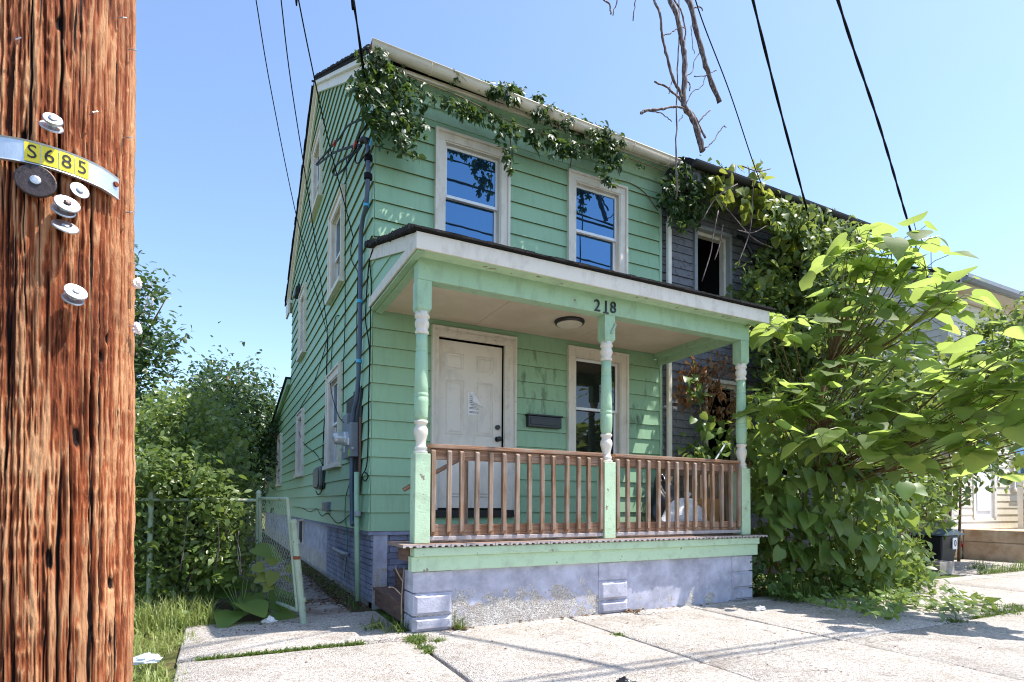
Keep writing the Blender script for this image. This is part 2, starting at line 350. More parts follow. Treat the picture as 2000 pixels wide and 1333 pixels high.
FRONT = lambda s, o, z: (s, -o, z)
SIDE = lambda s, o, z: (-o, s, z)
class MB:
    def __init__(s, f=None): s.v = []; s.f = []; s.map = f
    def pts(s, ps):
        i = len(s.v); s.v += [tuple(s.map(*p)) if s.map else tuple(p) for p in ps]; return i
    def box(s, x0, x1, y0, y1, z0, z1):
        i = s.pts([(x0, y0, z0), (x1, y0, z0), (x1, y1, z0), (x0, y1, z0), (x0, y0, z1), (x1, y0, z1), (x1, y1, z1), (x0, y1, z1)])
        s.f += [[i+a for a in q] for q in ((0, 3, 2, 1), (4, 5, 6, 7), (0, 1, 5, 4), (1, 2, 6, 5), (2, 3, 7, 6), (3, 0, 4, 7))]; return s
    def poly(s, ps): i = s.pts(ps); s.f.append(list(range(i, i+len(ps)))); return s
    def extrude(s, prof, axis, a, b):       # prof in the two other axes (x,y,z order), closed
        def mk(p, c):
            return {'x': (c, p[0], p[1]), 'y': (p[0], c, p[1]), 'z': (p[0], p[1], c)}[axis]
        n = len(prof); i = s.pts([mk(p, a) for p in prof]); j = s.pts([mk(p, b) for p in prof])
        for k in range(n): s.f.append([i+k, i+(k+1) % n, j+(k+1) % n, j+k])
        s.f.append([i+k for k in range(n)][::-1]); s.f.append([j+k for k in range(n)]); return s
    def lathe(s, prof, c, n=20):            # prof (r,z) about vertical axis at c=(x,y)
        rows = [s.pts([(c[0]+r*math.cos(2*math.pi*k/n), c[1]+r*math.sin(2*math.pi*k/n), z) for k in range(n)]) for r, z in prof]
        for a, b in zip(rows, rows[1:]):
            for k in range(n): s.f.append([a+k, a+(k+1) % n, b+(k+1) % n, b+k])
        s.f.append([rows[0]+k for k in range(n)][::-1]); s.f.append([rows[-1]+k for k in range(n)]); return s
    def tube(s, path, r, n=8):
        path = [Vector(p) for p in path]; R = r if hasattr(r, '__len__') else [r]*len(path)
        up = Vector((0, 0, 1)); rows = []; prev = None
        for i, p in enumerate(path):
            tdir = (path[min(i+1, len(path)-1)]-path[max(i-1, 0)])
            tdir = tdir.normalized() if tdir.length > 1e-9 else Vector((0, 0, 1))
            if prev is None:
                a = tdir.cross(up)
                if a.length < 1e-3: a = tdir.cross(Vector((1, 0, 0)))
            else: a = prev-tdir*prev.dot(tdir)
            a.normalize(); prev = a; b = tdir.cross(a)
            rows.append(s.pts([tuple(p+(a*math.cos(2*math.pi*k/n)+b*math.sin(2*math.pi*k/n))*R[i]) for k in range(n)]))
        for q, w in zip(rows, rows[1:]):
            for k in range(n): s.f.append([q+k, q+(k+1) % n, w+(k+1) % n, w+k])
        s.f.append([rows[0]+k for k in range(n)][::-1]); s.f.append([rows[-1]+k for k in range(n)]); return s
    def disc(s, c, nrm, r, th, n=24, dome=0.0):
        c = Vector(c); nrm = Vector(nrm).normalized(); a = nrm.orthogonal().normalized(); b = nrm.cross(a)
        ring = lambda rr, h: s.pts([tuple(c+(a*math.cos(2*math.pi*k/n)+b*math.sin(2*math.pi*k/n))*rr+nrm*h) for k in range(n)])
        rows = [ring(r, 0), ring(r, th*.7), ring(r*.94, th), ring(r*.5, th+dome)]
        for q, w in zip(rows, rows[1:]):
            for k in range(n): s.f.append([q+k, q+(k+1) % n, w+(k+1) % n, w+k])
        s.f.append([rows[0]+k for k in range(n)][::-1]); s.f.append([rows[-1]+k for k in range(n)]); return s
    def mesh(s, name, recalc=True):
        me = bpy.data.meshes.new(name); me.from_pydata(s.v, [], s.f)
        if recalc:
            bm = bmesh.new(); bm.from_mesh(me); bmesh.ops.recalc_face_normals(bm, faces=bm.faces); bm.to_mesh(me); bm.free()
        return me
    def build(s, name, mat, parent=None, smooth=False, bevel=0.0, recalc=True):
        me = s.mesh(name, recalc); me.materials.append(MATS[mat])
        if smooth: me.shade_smooth()
        o = bpy.data.objects.new(name, me); attach(o, parent)
        if bevel:
            b = o.modifiers.new('bevel', 'BEVEL'); b.width = bevel; b.segments = 2; b.limit_method = 'ANGLE'
        return o
def curve_pts(pts, n=8):          # Catmull-Rom through the points
    P = [np.array(p, float) for p in pts]; P = [2*P[0]-P[1]]+P+[2*P[-1]-P[-2]]; out = []
    for i in range(1, len(P)-2):
        for k in range(n):
            u = k/n; a, b, c, d = P[i-1:i+3]
            out.append(.5*((2*b)+(-a+c)*u+(2*a-5*b+4*c-d)*u*u+(-a+3*b-3*c+d)*u**3))
    out.append(P[-2]); return out
def np_mesh(name, V, faces_n, mat, rnd=None):   # V (N,3), faces as int array (M,k)
    me = bpy.data.meshes.new(name); F = np.asarray(faces_n, np.int32); k = F.shape[1]
    me.vertices.add(len(V)); me.vertices.foreach_set('co', np.asarray(V, np.float32).ravel())
    me.loops.add(F.size); me.loops.foreach_set('vertex_index', F.ravel())
    me.polygons.add(len(F)); me.polygons.foreach_set('loop_start', np.arange(0, F.size, k, dtype=np.int32))
    me.polygons.foreach_set('loop_total', np.full(len(F), k, np.int32))
    if rnd is not None:
        a = me.attributes.new('rnd', 'FLOAT', 'FACE'); a.data.foreach_set('value', np.asarray(rnd, np.float32))
    me.update(calc_edges=True); me.materials.append(MATS[mat]); return me
def text_faces(txt, size):
    cu = bpy.data.curves.new('txt', 'FONT'); cu.body = txt; cu.size = size; cu.align_x = 'CENTER'; cu.align_y = 'CENTER'; cu.resolution_u = 3
    o = bpy.data.objects.new('txt', cu); COL.objects.link(o)
    dg = bpy.context.evaluated_depsgraph_get(); me = bpy.data.meshes.new_from_object(o.evaluated_get(dg))
    V = [tuple(v.co) for v in me.vertices]; F = [list(p.vertices) for p in me.polygons]
    bpy.data.objects.remove(o); bpy.data.meshes.remove(me); bpy.data.curves.remove(cu); return V, F

# lapped boards of one wall: cells cut round the openings and clipped by the roof line, one object per course and run
def clip(poly, a, b, c):      # keep a*s+b*z<=c
    out = []
    for i in range(len(poly)):
        p, q = poly[i], poly[(i+1) % len(poly)]; dp = a*p[0]+b*p[1]-c; dq = a*q[0]+b*q[1]-c
        if dp <= 0: out.append(p)
        if dp*dq < 0: u = dp/(dp-dq); out.append((p[0]+(q[0]-p[0])*u, p[1]+(q[1]-p[1])*u))
    return out
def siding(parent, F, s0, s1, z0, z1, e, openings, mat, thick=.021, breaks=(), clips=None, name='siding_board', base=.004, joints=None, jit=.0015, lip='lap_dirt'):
    k = 0; z = z0
    while z < z1-.01:
        zt = min(z+e, z1)
        cuts = sorted({s0, s1, *[b for b in breaks if s0 < b < s1], *[x for o in openings for x in (o[0], o[1]) if s0 < x < s1]})
        jc = set()
        if joints:
            q = s0+joints*(.35+.6*random.random())
            while q < s1: jc.add(q); q += joints*(.8+.4*random.random())
            cuts = sorted(set(cuts) | jc)
        runs = [[]]
        for a, b in zip(cuts, cuts[1:]):
            if a in jc and runs[-1]: runs.append([])
            m = (a+b)/2; free = [(z, zt)]
            for o in openings:
                if o[0] < m < o[1]:
                    nf = []
                    for lo, hi in free:
                        if o[3] <= lo or o[2] >= hi: nf.append((lo, hi)); continue
                        if o[2] > lo: nf.append((lo, o[2]))
                        if o[3] < hi: nf.append((o[3], hi))
                    free = nf
            cells = []
            for lo, hi in free:
                if hi-lo < .004: continue
                ga = .0015 if a in jc else 0; gb = .0015 if b in jc else 0
                pg = [(a+ga, lo), (b-gb, lo), (b-gb, hi), (a+ga, hi)]
                if clips:
                    for (ra, rb, A, B, Cc) in clips:
                        if ra <= m <= rb: pg = clip(pg, A, B, Cc)
                if len(pg) >= 3 and (max(p[1] for p in pg)-min(p[1] for p in pg)) > .004: cells.append((pg, abs(lo-z) < 1e-6))
            if cells: runs[-1] += cells
            elif runs[-1]: runs.append([])
        for run in runs:
            if not run: continue
            mb = MB(F); lips = []; tk = thick+random.uniform(-jit, jit); out = lambda zz: base+tk*(1-(zz-z)/e)
            for pg, bottom in run:
                mb.poly([(p[0], out(p[1]), p[1]) for p in pg])
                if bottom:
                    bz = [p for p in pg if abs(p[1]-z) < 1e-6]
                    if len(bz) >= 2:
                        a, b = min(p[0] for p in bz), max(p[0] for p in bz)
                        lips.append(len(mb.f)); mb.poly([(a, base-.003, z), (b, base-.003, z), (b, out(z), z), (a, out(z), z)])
            sa, sb = min(p[0] for pg, _ in run for p in pg), max(p[0] for pg, _ in run for p in pg)
            for sx in (sa, sb): mb.poly([(sx, base-.003, z), (sx, out(z), z), (sx, out(zt), zt), (sx, base-.003, zt)])
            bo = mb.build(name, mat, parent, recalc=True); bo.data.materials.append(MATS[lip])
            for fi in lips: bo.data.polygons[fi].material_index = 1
        z = zt; k += 1
def panels(F, s0, s1, z0, z1, o0, o1, openings, mb=None, clips=None, breaks=()):   # solid backing with holes
    mb = mb or MB(F)
    ss = sorted({s0, s1, *[b for b in breaks if s0 < b < s1], *[x for o in openings for x in o[:2] if s0 < x < s1]}); zz = sorted({z0, z1, *[x for o in openings for x in o[2:4] if z0 < x < z1]})
    for a, b in zip(ss, ss[1:]):
        for c, d in zip(zz, zz[1:]):
            m = ((a+b)/2, (c+d)/2)
            if any(o[0] < m[0] < o[1] and o[2] < m[1] < o[3] for o in openings): continue
            pg = [(a, c), (b, c), (b, d), (a, d)]
            if clips:
                for (ra, rb, A, B, Cc) in clips:
                    if ra <= m[0] <= rb: pg = clip(pg, A, B, Cc)
            if len(pg) < 3: continue
            i = mb.pts([(p[0], o0, p[1]) for p in pg]); j = mb.pts([(p[0], o1, p[1]) for p in pg]); n = len(pg)
            mb.f.append([i+k for k in range(n)]); mb.f.append([j+k for k in range(n)][::-1])
            for k in range(n): mb.f.append([i+k, i+(k+1) % n, j+(k+1) % n, j+k])
    return mb

def window(parent, F, s0, s1, z0, z1, wid=.11, mat='cream_trim', glass='window_glass', lower_dark=False, sill=True, proud=.045, crown=True, lab=None):
    mb = MB(F)
    mb.box(s0, s0+wid, 0.0, proud, z0, z1-wid); mb.box(s1-wid, s1, 0.0, proud, z0, z1-wid); mb.box(s0, s1, 0.0, proud, z1-wid, z1)
    if crown:   # raised back band round the casing
        mb.box(s0-.012, s0+.022, .0, proud+.022, z0, z1+.012); mb.box(s1-.022, s1+.012, .0, proud+.022, z0, z1+.012); mb.box(s0+.0221, s1-.0221, .0, proud+.022, z1-.022, z1+.012)
    a, b, c, d = s0+wid, s1-wid, z0+.02, z1-wid
    mb.box(a-.001, a+.016, -.10, proud-.012, c, d); mb.box(b-.016, b+.001, -.10, proud-.012, c, d); mb.box(a+.0161, b-.0161, -.10, proud-.012, d-.016, d+.001)
    w = mb.build('window', mat, parent, bevel=.004)
    if lab: w['label'] = lab
    if sill: MB(F).box(s0-.03, s1+.03, -.05, proud+.045, z0-.045, z0+.0195).build('sill', mat, w, bevel=.005)
    a += .0165; b -= .0165; d -= .0165; mid = (c+d)/2-.02
    for (lo, hi, o) in ((mid, d, -.02), (c, mid+.035, -.055)):
        fr = MB(F); t_ = .032
        fr.box(a, a+t_, o-.025, o, lo, hi); fr.box(b-t_, b, o-.025, o, lo, hi); fr.box(a+t_, b-t_, o-.025, o, hi-t_, hi); fr.box(a+t_, b-t_, o-.025, o, lo, lo+t_*1.15)
        fr.build('sash', 'vinyl', w, bevel=.003)
        MB(F).box(a+t_*.8, b-t_*.8, o-.018, o-.012, lo+t_, hi-t_*.8).build('pane', glass, w)
    return w

# ------------------------------------------------------------------ ground
def structure(o): return tag(o, kind='structure')
g = MB(); N = 24
g.poly([(-150, -150, -.06), (180, -150, -.06), (180, 180, -.06), (-150, 180, -.06)])
structure(g.build('ground', 'ground_soil', recalc=False))
road = MB().box(-60, 80, -16, -7.6, -.20, -.05).build('road', 'asphalt'); structure(road)
kerb = MB().box(-60, 80, -7.6, -7.42, -.2, .0).build('kerb', 'concrete'); structure(kerb)
walk = MB().box(-1.7, 60, -7.41, -1.2, -.5, -.035).build('sidewalk', 'soil'); structure(walk)
def slab(parent, name, x0, x1, y0, y1, z=0.0, mat='concrete', th=.12, tilt=0.0):
    nx, ny = 8, 8; bm = bmesh.new(); gz = RNG.normal(0, .0016, (nx+1, ny+1)); r1 = random.uniform(-1, 1)*tilt; r2 = random.uniform(-1, 1)*tilt
    V = [[bm.verts.new((x0+(x1-x0)*i/nx, y0+(y1-y0)*j/ny, z+gz[i, j]+r1*(i/nx-.5)+r2*(j/ny-.5)-(.010 if i in (0, nx) or j in (0, ny) else 0))) for j in range(ny+1)] for i in range(nx+1)]
    for i in range(nx):
        for j in range(ny): bm.faces.new((V[i][j], V[i+1][j], V[i+1][j+1], V[i][j+1]))
    edge = [V[i][0] for i in range(nx+1)]+[V[nx][j] for j in range(1, ny+1)]+[V[i][ny] for i in range(nx-1, -1, -1)]+[V[0][j] for j in range(ny-1, 0, -1)]
    low = [bm.verts.new((v.co.x, v.co.y, z-th)) for v in edge]
    for k in range(len(edge)):
        q = (k+1) % len(edge); bm.faces.new((edge[q], edge[k], low[k], low[q]))
    # pull the ring next to the edge close to it so the arris is tight
    for i in range(nx+1):
        for j in range(ny+1):
            v = V[i][j]
            if i == 1: v.co.x = x0+.014
            if i == nx-1: v.co.x = x1-.014
            if j == 1: v.co.y = y0+.014
            if j == ny-1: v.co.y = y1-.014
    me = bpy.data.meshes.new(name); bm.to_mesh(me); bm.free(); me.materials.append(MATS[mat]); me.shade_smooth()
    o = bpy.data.objects.new(name, me); attach(o, parent); return o
JX = [-1.72, -.05, 1.60, 3.14, 4.72, 6.3, 7.9, 9.5, 11.1, 12.7, 14.4, 16.2, 18.2]; JY = [-7.40, -6.3, -4.92, -3.315, -1.69, -1.22]
for i in range(len(JX)-1):
    for j in range(len(JY)-1):
        y1 = JY[j+1]
        if j == len(JY)-2:
            if i == 0: continue
            y1 = -1.44
        slab(walk, 'paving_slab', JX[i]+.012, JX[i+1]-.012, JY[j]+.012+(.02 if JY[j] == -1.69 and i == 0 else 0), y1-(.006 if j < len(JY)-2 else 0)-(.05 if i == 0 and j == 3 else 0), tilt=.008)
path = MB().box(-1.7, .0, -1.19, 14, -.5, -.045).build('side_path', 'soil'); structure(path)
slab(path, 'paving_slab', -1.72, -.03, -1.64, -.42, .004, 'concrete', tilt=.01)
yy = -.28
for ln in (.62, .75, .6, .8, .7, .85, .9, .9):
    slab(path, 'paving_slab', -.98+random.uniform(-.05, .05), -.22+random.uniform(-.05, .05), yy, yy+ln-.05, -.012, 'path_concrete', tilt=.03); yy += ln
yard = MB().box(4.3, 60, -1.43, 12, -.5, -.03).build('yard', 'ground_soil'); structure(yard)
slab(yard, 'paving_slab', 9.4, 13.0, -1.40, .2, -.01, 'concrete')

# ------------------------------------------------------------------ green house
HW = 4.13; Z0 = .80; E_ = .205; RS = .5955
house = thing('house', 'mint green two-storey clapboard house with cream windows and front porch', 'house', (2.0, 4.0, 0))
UL = (.71, 1.665, 4.14, 5.51); UR = (2.545, 3.495, 4.14, 5.51); LW = (2.55, 3.51, 1.70, 3.17); DO = (.69, 1.77, .98, 3.165)
fr_open = [UL, UR, LW, DO]
ftop = 5.60
inner = lambda o, w=.06: (o[0]+w, o[1]-w, o[2]-.0, o[3]-w)
fw = panels(FRONT, 0, HW, Z0-.03, 5.98, -.12, 0, [inner(o) for o in fr_open]).build('front_wall', 'green_front', house)
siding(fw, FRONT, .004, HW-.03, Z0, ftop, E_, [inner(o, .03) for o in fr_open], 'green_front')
MB(FRONT).box(HW-.028, HW+.02, -.1, .024, Z0, 5.72).build('corner_board', 'green_wood', fw, bevel=.003)
# side wall
peakY, peakZ = 4.23, 8.66; wallB = 8.12; addE = 16.6
roofz = lambda y: peakZ-.06-RS*abs(y-peakY)
SW = [(1.63, 2.68, 4.17, 5.47), (3.70, 4.74, 6.36, 7.62), (5.50, 6.38, 4.10, 5.44), (1.66, 2.68, 1.64, 3.02), (5.52, 6.47, 1.66, 2.95), (9.31, 11.3, 1.58, 2.95), (14.3, 15.2, 1.46, 2.70)]
SW[5] = (9.9, 10.9, 1.58, 2.93)
clips = [(-9, peakY, -RS, 1, peakZ-.06-RS*peakY), (peakY, wallB, RS, 1, peakZ-.06+RS*peakY), (wallB, 99, .142, 1, 3.97+.142*wallB)]
brk = (peakY, wallB)
swo = [inner(o) for o in SW]
sw_ = panels(SIDE, 0.0, addE, Z0-.03, 8.7, -.12, 0, swo, clips=clips, breaks=brk).build('side_wall', 'green_paint', house)
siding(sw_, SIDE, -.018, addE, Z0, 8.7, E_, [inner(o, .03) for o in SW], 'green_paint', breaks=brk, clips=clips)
# dark room behind the openings, other walls
rb = MB(); rb.box(.14, HW-.05, .5, .52, .8, 5.9); rb.box(.6, .62, .52, 8.0, .8, 5.9)
rb.build('partition', 'interior', house)
bk = MB(); bk.box(.0, HW, wallB-.1, wallB, 3.0, 6.2); bk.box(.0, HW, addE-.1, addE, .7, 2.75); bk.box(HW-.1, HW-.001, .13, wallB-.11, .7, 6.0); bk.poly([(HW-.03, 0, 6.0), (HW-.03, wallB, 6.0), (HW-.03, peakY, peakZ-.1)])
bk.build('rear_wall', 'green_paint', house)
for o in (UL, UR): window(house, FRONT, *o)
window(house, FRONT, *LW, mat='cream_trim', glass='porch_glass', lab='grimy cream window beside the door under the porch')
for i, o in enumerate(SW): window(house, SIDE, *o, wid=.12, mat='old_white' if i in (3, 4, 5, 6) else 'cream_trim', proud=.05)
# foundation of the side, painted brick courses towards the front
fo = MB(SIDE); fo.box(.0, addE, -.2, -.045, -.1, Z0-.031); fo.build('foundation', 'lavender_wall', house)
fdn = bpy.data.objects['foundation']
fb = MB(FRONT); fb.box(.045, HW, -.2, -.045, -.1, Z0-.031); fb2 = fb.build('foundation_front', 'lavender_brick', house)
bh, bl_ = .068, .205
def brick_mesh(l, F):
    b = MB(F); b.box(0, l-.010, -.05, -.028, 0, bh-.010); me = b.mesh('brick'); me.materials.append(MATS['lavender_brick']); return me
for k in range(11):
    for (F, par, s_a, s_b) in ((SIDE, fdn, .03, 3.0), (FRONT, fb2, .03, .75)):
        q = s_a-(bl_/2 if k % 2 else 0)
        while q < s_b:
            a = max(q, s_a); l = min(q+bl_, s_b)-a
            if l > .03:
                b = MB(F); j = random.uniform(-.003, .004); b.box(a, a+l-.009, -.05, -.028+j, .01+k*bh, .01+(k+1)*bh-.009); b.build('brick', 'lavender_brick', par, bevel=.004)
            q += bl_
MB(SIDE).box(5.75, 6.35, -.05, -.02, .30, .74).build('basement_window', 'interior', house)
bwf = MB(SIDE); bwf.box(5.70, 5.76, -.045, -.01, .26, .78); bwf.box(6.34, 6.40, -.045, -.01, .26, .78); bwf.box(5.761, 6.339, -.045, -.01, .74, .78); bwf.build('basement_frame', 'old_white', house)
MB().box(-.012, .75, -.012, .3, .755, .7985).build('sill_plate', 'lavender_brick', house)
MB().box(-.012, .3, .3, 9, .757, .7985).build('sill_plate', 'lavender_brick', house)
# roof
rf = MB()
def slope_slab(mb, x0, x1, ya, za, yb, zb, th):
    n = Vector((0, -(zb-za), (yb-ya))).normalized()*th
    mb.extrude([(ya, za), (yb, zb), (yb+n.y, zb+n.z), (ya+n.y, za+n.z)], 'x', x0, x1)
roof = thing_roof = None
eaveY = -.24
m_ = MB(); slope_slab(m_, -.11, HW+.04, eaveY, peakZ-RS*(peakY-eaveY)-.015, peakY, peakZ-.015, .05); slope_slab(m_, -.11, HW+.04, 8.72, peakZ-RS*(8.72-peakY)-.015, peakY+.001, peakZ-.015, -.05)
roof = m_.build('roof', 'shingle', house)
sh = MB()   # ragged shingle edge on the rake
q = eaveY
while q < 8.7:
    l = random.uniform(.12, .18); z = peakZ-RS*abs(q+l/2-peakY)+.035
    sl = -RS if q > peakY else RS
    sh.extrude([(q, z-sl*l/2-.012), (q+l*.97, z+sl*l/2-.012), (q+l*.97, z+sl*l/2+random.uniform(.012, .03)), (q, z-sl*l/2+random.uniform(.014, .03))], 'x', -.14+random.uniform(0, .015), -.02); q += l
sh.build('shingle_edge', 'shingle', roof)
rk = MB()   # rake boards
for (ya, yb) in ((-.1, peakY), (8.6, peakY)):
    za, zb = peakZ-RS*abs(ya-peakY)-.018, peakZ-.018
    h = .19
    rk.extrude([(ya, za), (yb, zb), (yb, zb-h), (ya, za-h)], 'x', -.055, -.022)
    rk.extrude([(ya, za+.002), (yb, zb+.002), (yb, zb-.06), (ya, za-.06)], 'x', -.10, -.056)
rk.build('rake_board', 'white_trim', roof, bevel=.004)
re_ = MB(); re_.box(-.1, HW, 8.13, 8.70, 5.86, 5.93); re_.box(-.10, HW, 8.701, 8.76, 5.80, 5.98); re_.box(-.10, -.06, 8.13, 8.7, 5.62, 5.859); re_.build('rear_eave', 'white_trim', roof)
ad = MB(); slope_slab(ad, -.14, HW, wallB, 4.03, addE+.25, 4.03-.142*(addE+.25-wallB), .05); ad.build('addition_roof', 'shingle', roof)
ar = MB(); ar.extrude([(wallB, 4.025), (addE+.2, 4.025-.142*(addE+.2-wallB)), (addE+.2, 3.90-.142*(addE+.2-wallB)), (wallB, 3.90)], 'x', -.10, -.022); ar.build('rake_board', 'green_wood', roof)
# cornice: frieze, bead, cove
cv = MB()
prof = [(0.02, 5.60), (-.026, 5.60), (-.026, 5.715), (-.004, 5.722), (-.004, 5.750), (-.035, 5.756)]
for k in range(7):
    a = k/6*math.pi/2; prof.append((-.035-.135*(1-math.cos(a)), 5.756+.135*math.sin(a)))
prof += [(-.17, 5.93), (.02, 5.95)]
cv.extrude(prof, 'x', -.02, HW+.012)
cv.build('cornice', 'green_wood', house)
MB().box(-.03, HW+.02, -.205, -.172, 5.905, 5.95).build('crown_board', 'cream_trim', house, bevel=.004)
gp = []; ng = 12
for k in range(ng+1):
    a = math.pi*k/ng; gp.append((-.275+.068*math.cos(a), -.085*math.sin(a)))
gp_in = [(-.275+.062*math.cos(math.pi*k/ng), -.079*math.sin(math.pi*k/ng)) for k in range(ng, -1, -1)]
gm = MB(lambda x, y, z: (x, y, z+6.035-.021*(x+.12))); gm.extrude(gp+[(-.352, .004), (-.352, .014), (-.338, .014)]+gp_in, 'x', -.12, 4.22)
gt = gm.build('gutter', 'gutter_paint', house, smooth=False)
gt.data.shade_smooth()
em = MB(lambda x, y, z: (x, y, z+6.035-.021*(x+.12)))
em.extrude(gp, 'x', -.123, -.1205); em.build('end_cap', 'rust', gt)
for x in (.55, 1.5, 2.45, 3.4, 4.02):
    b = MB(lambda x, y, z: (x, y, z+6.035-.021*(x+.12))); pts = [(x, -.275+.071*math.cos(math.pi*k/10), -.088*math.sin(math.pi*k/10)) for k in range(11)]
    b.tube(pts+[(x, -.348, .018)], .006, 5); b.build('gutter_strap', 'gutter_paint', gt)
# door
d0, d1, dz0, dz1 = .766, 1.612, 1.055, 3.04
cs = MB(FRONT)
cs.box(.69, d0, .0, .05, .98, 3.165-.105); cs.box(d1+.012, 1.77, .0, .05, .98, 3.165-.105); cs.box(.69, 1.77, .0, .05, 3.165-.105, 3.165)
cs.box(.68, .708, 0, .07, .98, 3.178); cs.box(1.752, 1.78, 0, .07, .98, 3.178); cs.box(.7081, 1.7519, 0, .07, 3.145, 3.178)
cs.box(.7081, .724, .05, .06, .98, 3.13); cs.box(1.738, 1.7519, .05, .06, .98, 3.13); cs.box(.7241, 1.7379, .05, .06, 3.115, 3.13)
door_fr = cs.build('door_frame', 'old_white', house, bevel=.004)
MB(FRONT).box(.70, 1.765, -.1, .06, .945, 1.035).build('threshold', 'black_panel', house, bevel=.004)
dm = MB(FRONT); dm.box(d0+.002, d1, -.06, -.015, dz0, dz1)
door = dm.build('door', 'door_paint', house, bevel=.003)
dw = d1-d0
for (xa, xb, za, zb) in ((.12, .40, 2.70, 2.90), (.58, .86, 2.70, 2.90), (.12, .40, 1.92, 2.58), (.58, .86, 1.92, 2.58), (.12, .40, 1.18, 1.78), (.58, .86, 1.18, 1.78)):
    a, b = d0+xa*dw, d0+xb*dw; p = MB(FRONT)
    w1, w2 = .016, .040
    o1, o2 = -.016, -.004
    for (m, n_, oo, pp) in ((0, w1, -.016, -.006), (w1, w1+.012, -.006, -.014), (w1+.012, w2+.012, -.014, -.003)):
        A = [(a+m, za+m), (b-m, za+m), (b-m, zb-m), (a+m, zb-m)]; B = [(a+n_, za+n_), (b-n_, za+n_), (b-n_, zb-n_), (a+n_, zb-n_)]
        for k in range(4):
            q = (k+1) % 4; p.poly([(A[k][0], oo, A[k][1]), (A[q][0], oo, A[q][1]), (B[q][0], pp, B[q][1]), (B[k][0], pp, B[k][1])])
    m = w2+.012; p.poly([(a+m, -.003, za+m), (b-m, -.003, za+m), (b-m, -.003, zb-m), (a+m, -.003, zb-m)])
    p.build('door_panel', 'door_paint', door, recalc=False)
kn = MB(); kn.disc((d1-.06, .015, 2.045), (0, -1, 0), .03, .03); kn.build('deadbolt', 'black_metal', door, smooth=False)
kn = MB(); kn.disc((d1-.06, .015, 1.90), (0, -1, 0), .033, .012); kn.tube([(d1-.06, .01, 1.9), (d1-.06, -.02, 1.9), (d1-.06, -.03, 1.9), (d1-.06, -.05, 1.9), (d1-.06, -.065, 1.9), (d1-.06, -.07, 1.9)], [.012, .012, .026, .032, .026, .01], 16); kn.build('door_knob', 'black_metal', door, smooth=False)

# notice on the door: sheet with its top right corner folded forward
no = thing('notice', 'white printed paper notice taped to the white door with corner folded over', 'paper', (1.25, .0, 2.3))
n0, n1, m0, m1 = 1.158, 1.395, 2.175, 2.45
sh_ = MB(); sh_.poly([(n0, .0105, m0), (n1, .0105, m0), (n1, .008, m0+.07), (n0+.07, .006, m1), (n0, .0105, m1)]); sh_.build('sheet', 'paper', no, recalc=False)
sh_ = MB(); sh_.poly([(n0+.07, .006, m1), (n1, .008, m0+.07), (n1-.06, -.015, m0+.105), (n0+.05, -.025, m1-.12)]); sh_.build('folded_corner', 'paper', no, recalc=False)
pr_ = MB()
for k, (a, b, z) in enumerate(((.02, .055, .255), (.02, .06, .235), (.02, .05, .215), (.02, .045, .19), (.02, .05, .17), (.02, .05, .145), (.03, .10, .12), (.045, .11, .105), (.02, .16, .085), (.02, .18, .070), (.02, .2, .035), (.02, .2, .022))):
    pr_.poly([(n0+a, .0095, m0+z), (n0+b, .0095, m0+z), (n0+b, .0095, m0+z+.007), (n0+a, .0095, m0+z+.007)])
pr_.build('print_lines', 'print', no, recalc=False)
# mailbox
ml = thing('mailbox', 'black wall mailbox between the front door and porch window', 'mailbox', (2.18, -.02, 2.08))
b = MB(FRONT); b.box(1.935, 2.42, .012, .085, 2.075, 2.215); b.build('box', 'black_metal', ml, bevel=.006)
b = MB(FRONT); b.extrude([(1.925, .0), (2.43, .0), (2.43, .1), (1.925, .1)], 'z', 2.2152, 2.235) if False else b.box(1.922, 2.433, .01, .105, 2.2152, 2.235); b.build('lid', 'black_metal', ml, bevel=.005)
b = MB(FRONT); b.box(1.965, 2.39, .0852, .092, 2.105, 2.19); b.build('slot_cover', 'black_metal', ml, bevel=.003)

# ------------------------------------------------------------------ porch
porch = thing('porch', 'green front porch with turned posts, wood railing and lavender block base', 'porch', (2.1, -.8, 0))
PYF = -1.553
deck = MB().box(.56, 4.2, -1.5, -.03, .66, .733).build('deck', 'black_panel', porch)
x = -.105; k = 0
while x < 4.22:
    w = .1385; ya = -1.655+random.uniform(-.008, .006); yb = -1.15 if x < .53 else -.02
    b = MB(); pf = [(x, .735), (x+.02, .735), (x+.028, .748), (x+.05, .748), (x+.058, .735), (x+w-.058, .735), (x+w-.05, .748), (x+w-.028, .748), (x+w-.02, .735), (x+w, .735), (x+w, .761), (x, .761)]
    b.extrude(pf, 'y', ya, yb); o = b.build('deck_board', 'deck_board', deck)
    b = MB(); b.extrude([(px_, pz_+.0005) if pz_ < .75 else (px_, pz_-.001) for px_, pz_ in pf], 'y', ya-.0015, ya-.0002); b.build('board_end', 'deck_end', deck)
    x += .1425; k += 1
rim = MB(); rim.box(.0, 4.205, -1.625, -1.50, .655, .732); rim.build('rim_board', 'green_rim', porch, bevel=.008)
rim = MB(); rim.box(-.012, 4.212, -1.59, -1.49, .525, .6545); rim.build('rim_board', 'green_rim', porch, bevel=.006)
rim = MB(); rim.box(-.010, .03, -1.489, -1.16, .60, .733); rim.build('side_fascia', 'step_wood', porch, bevel=.004)
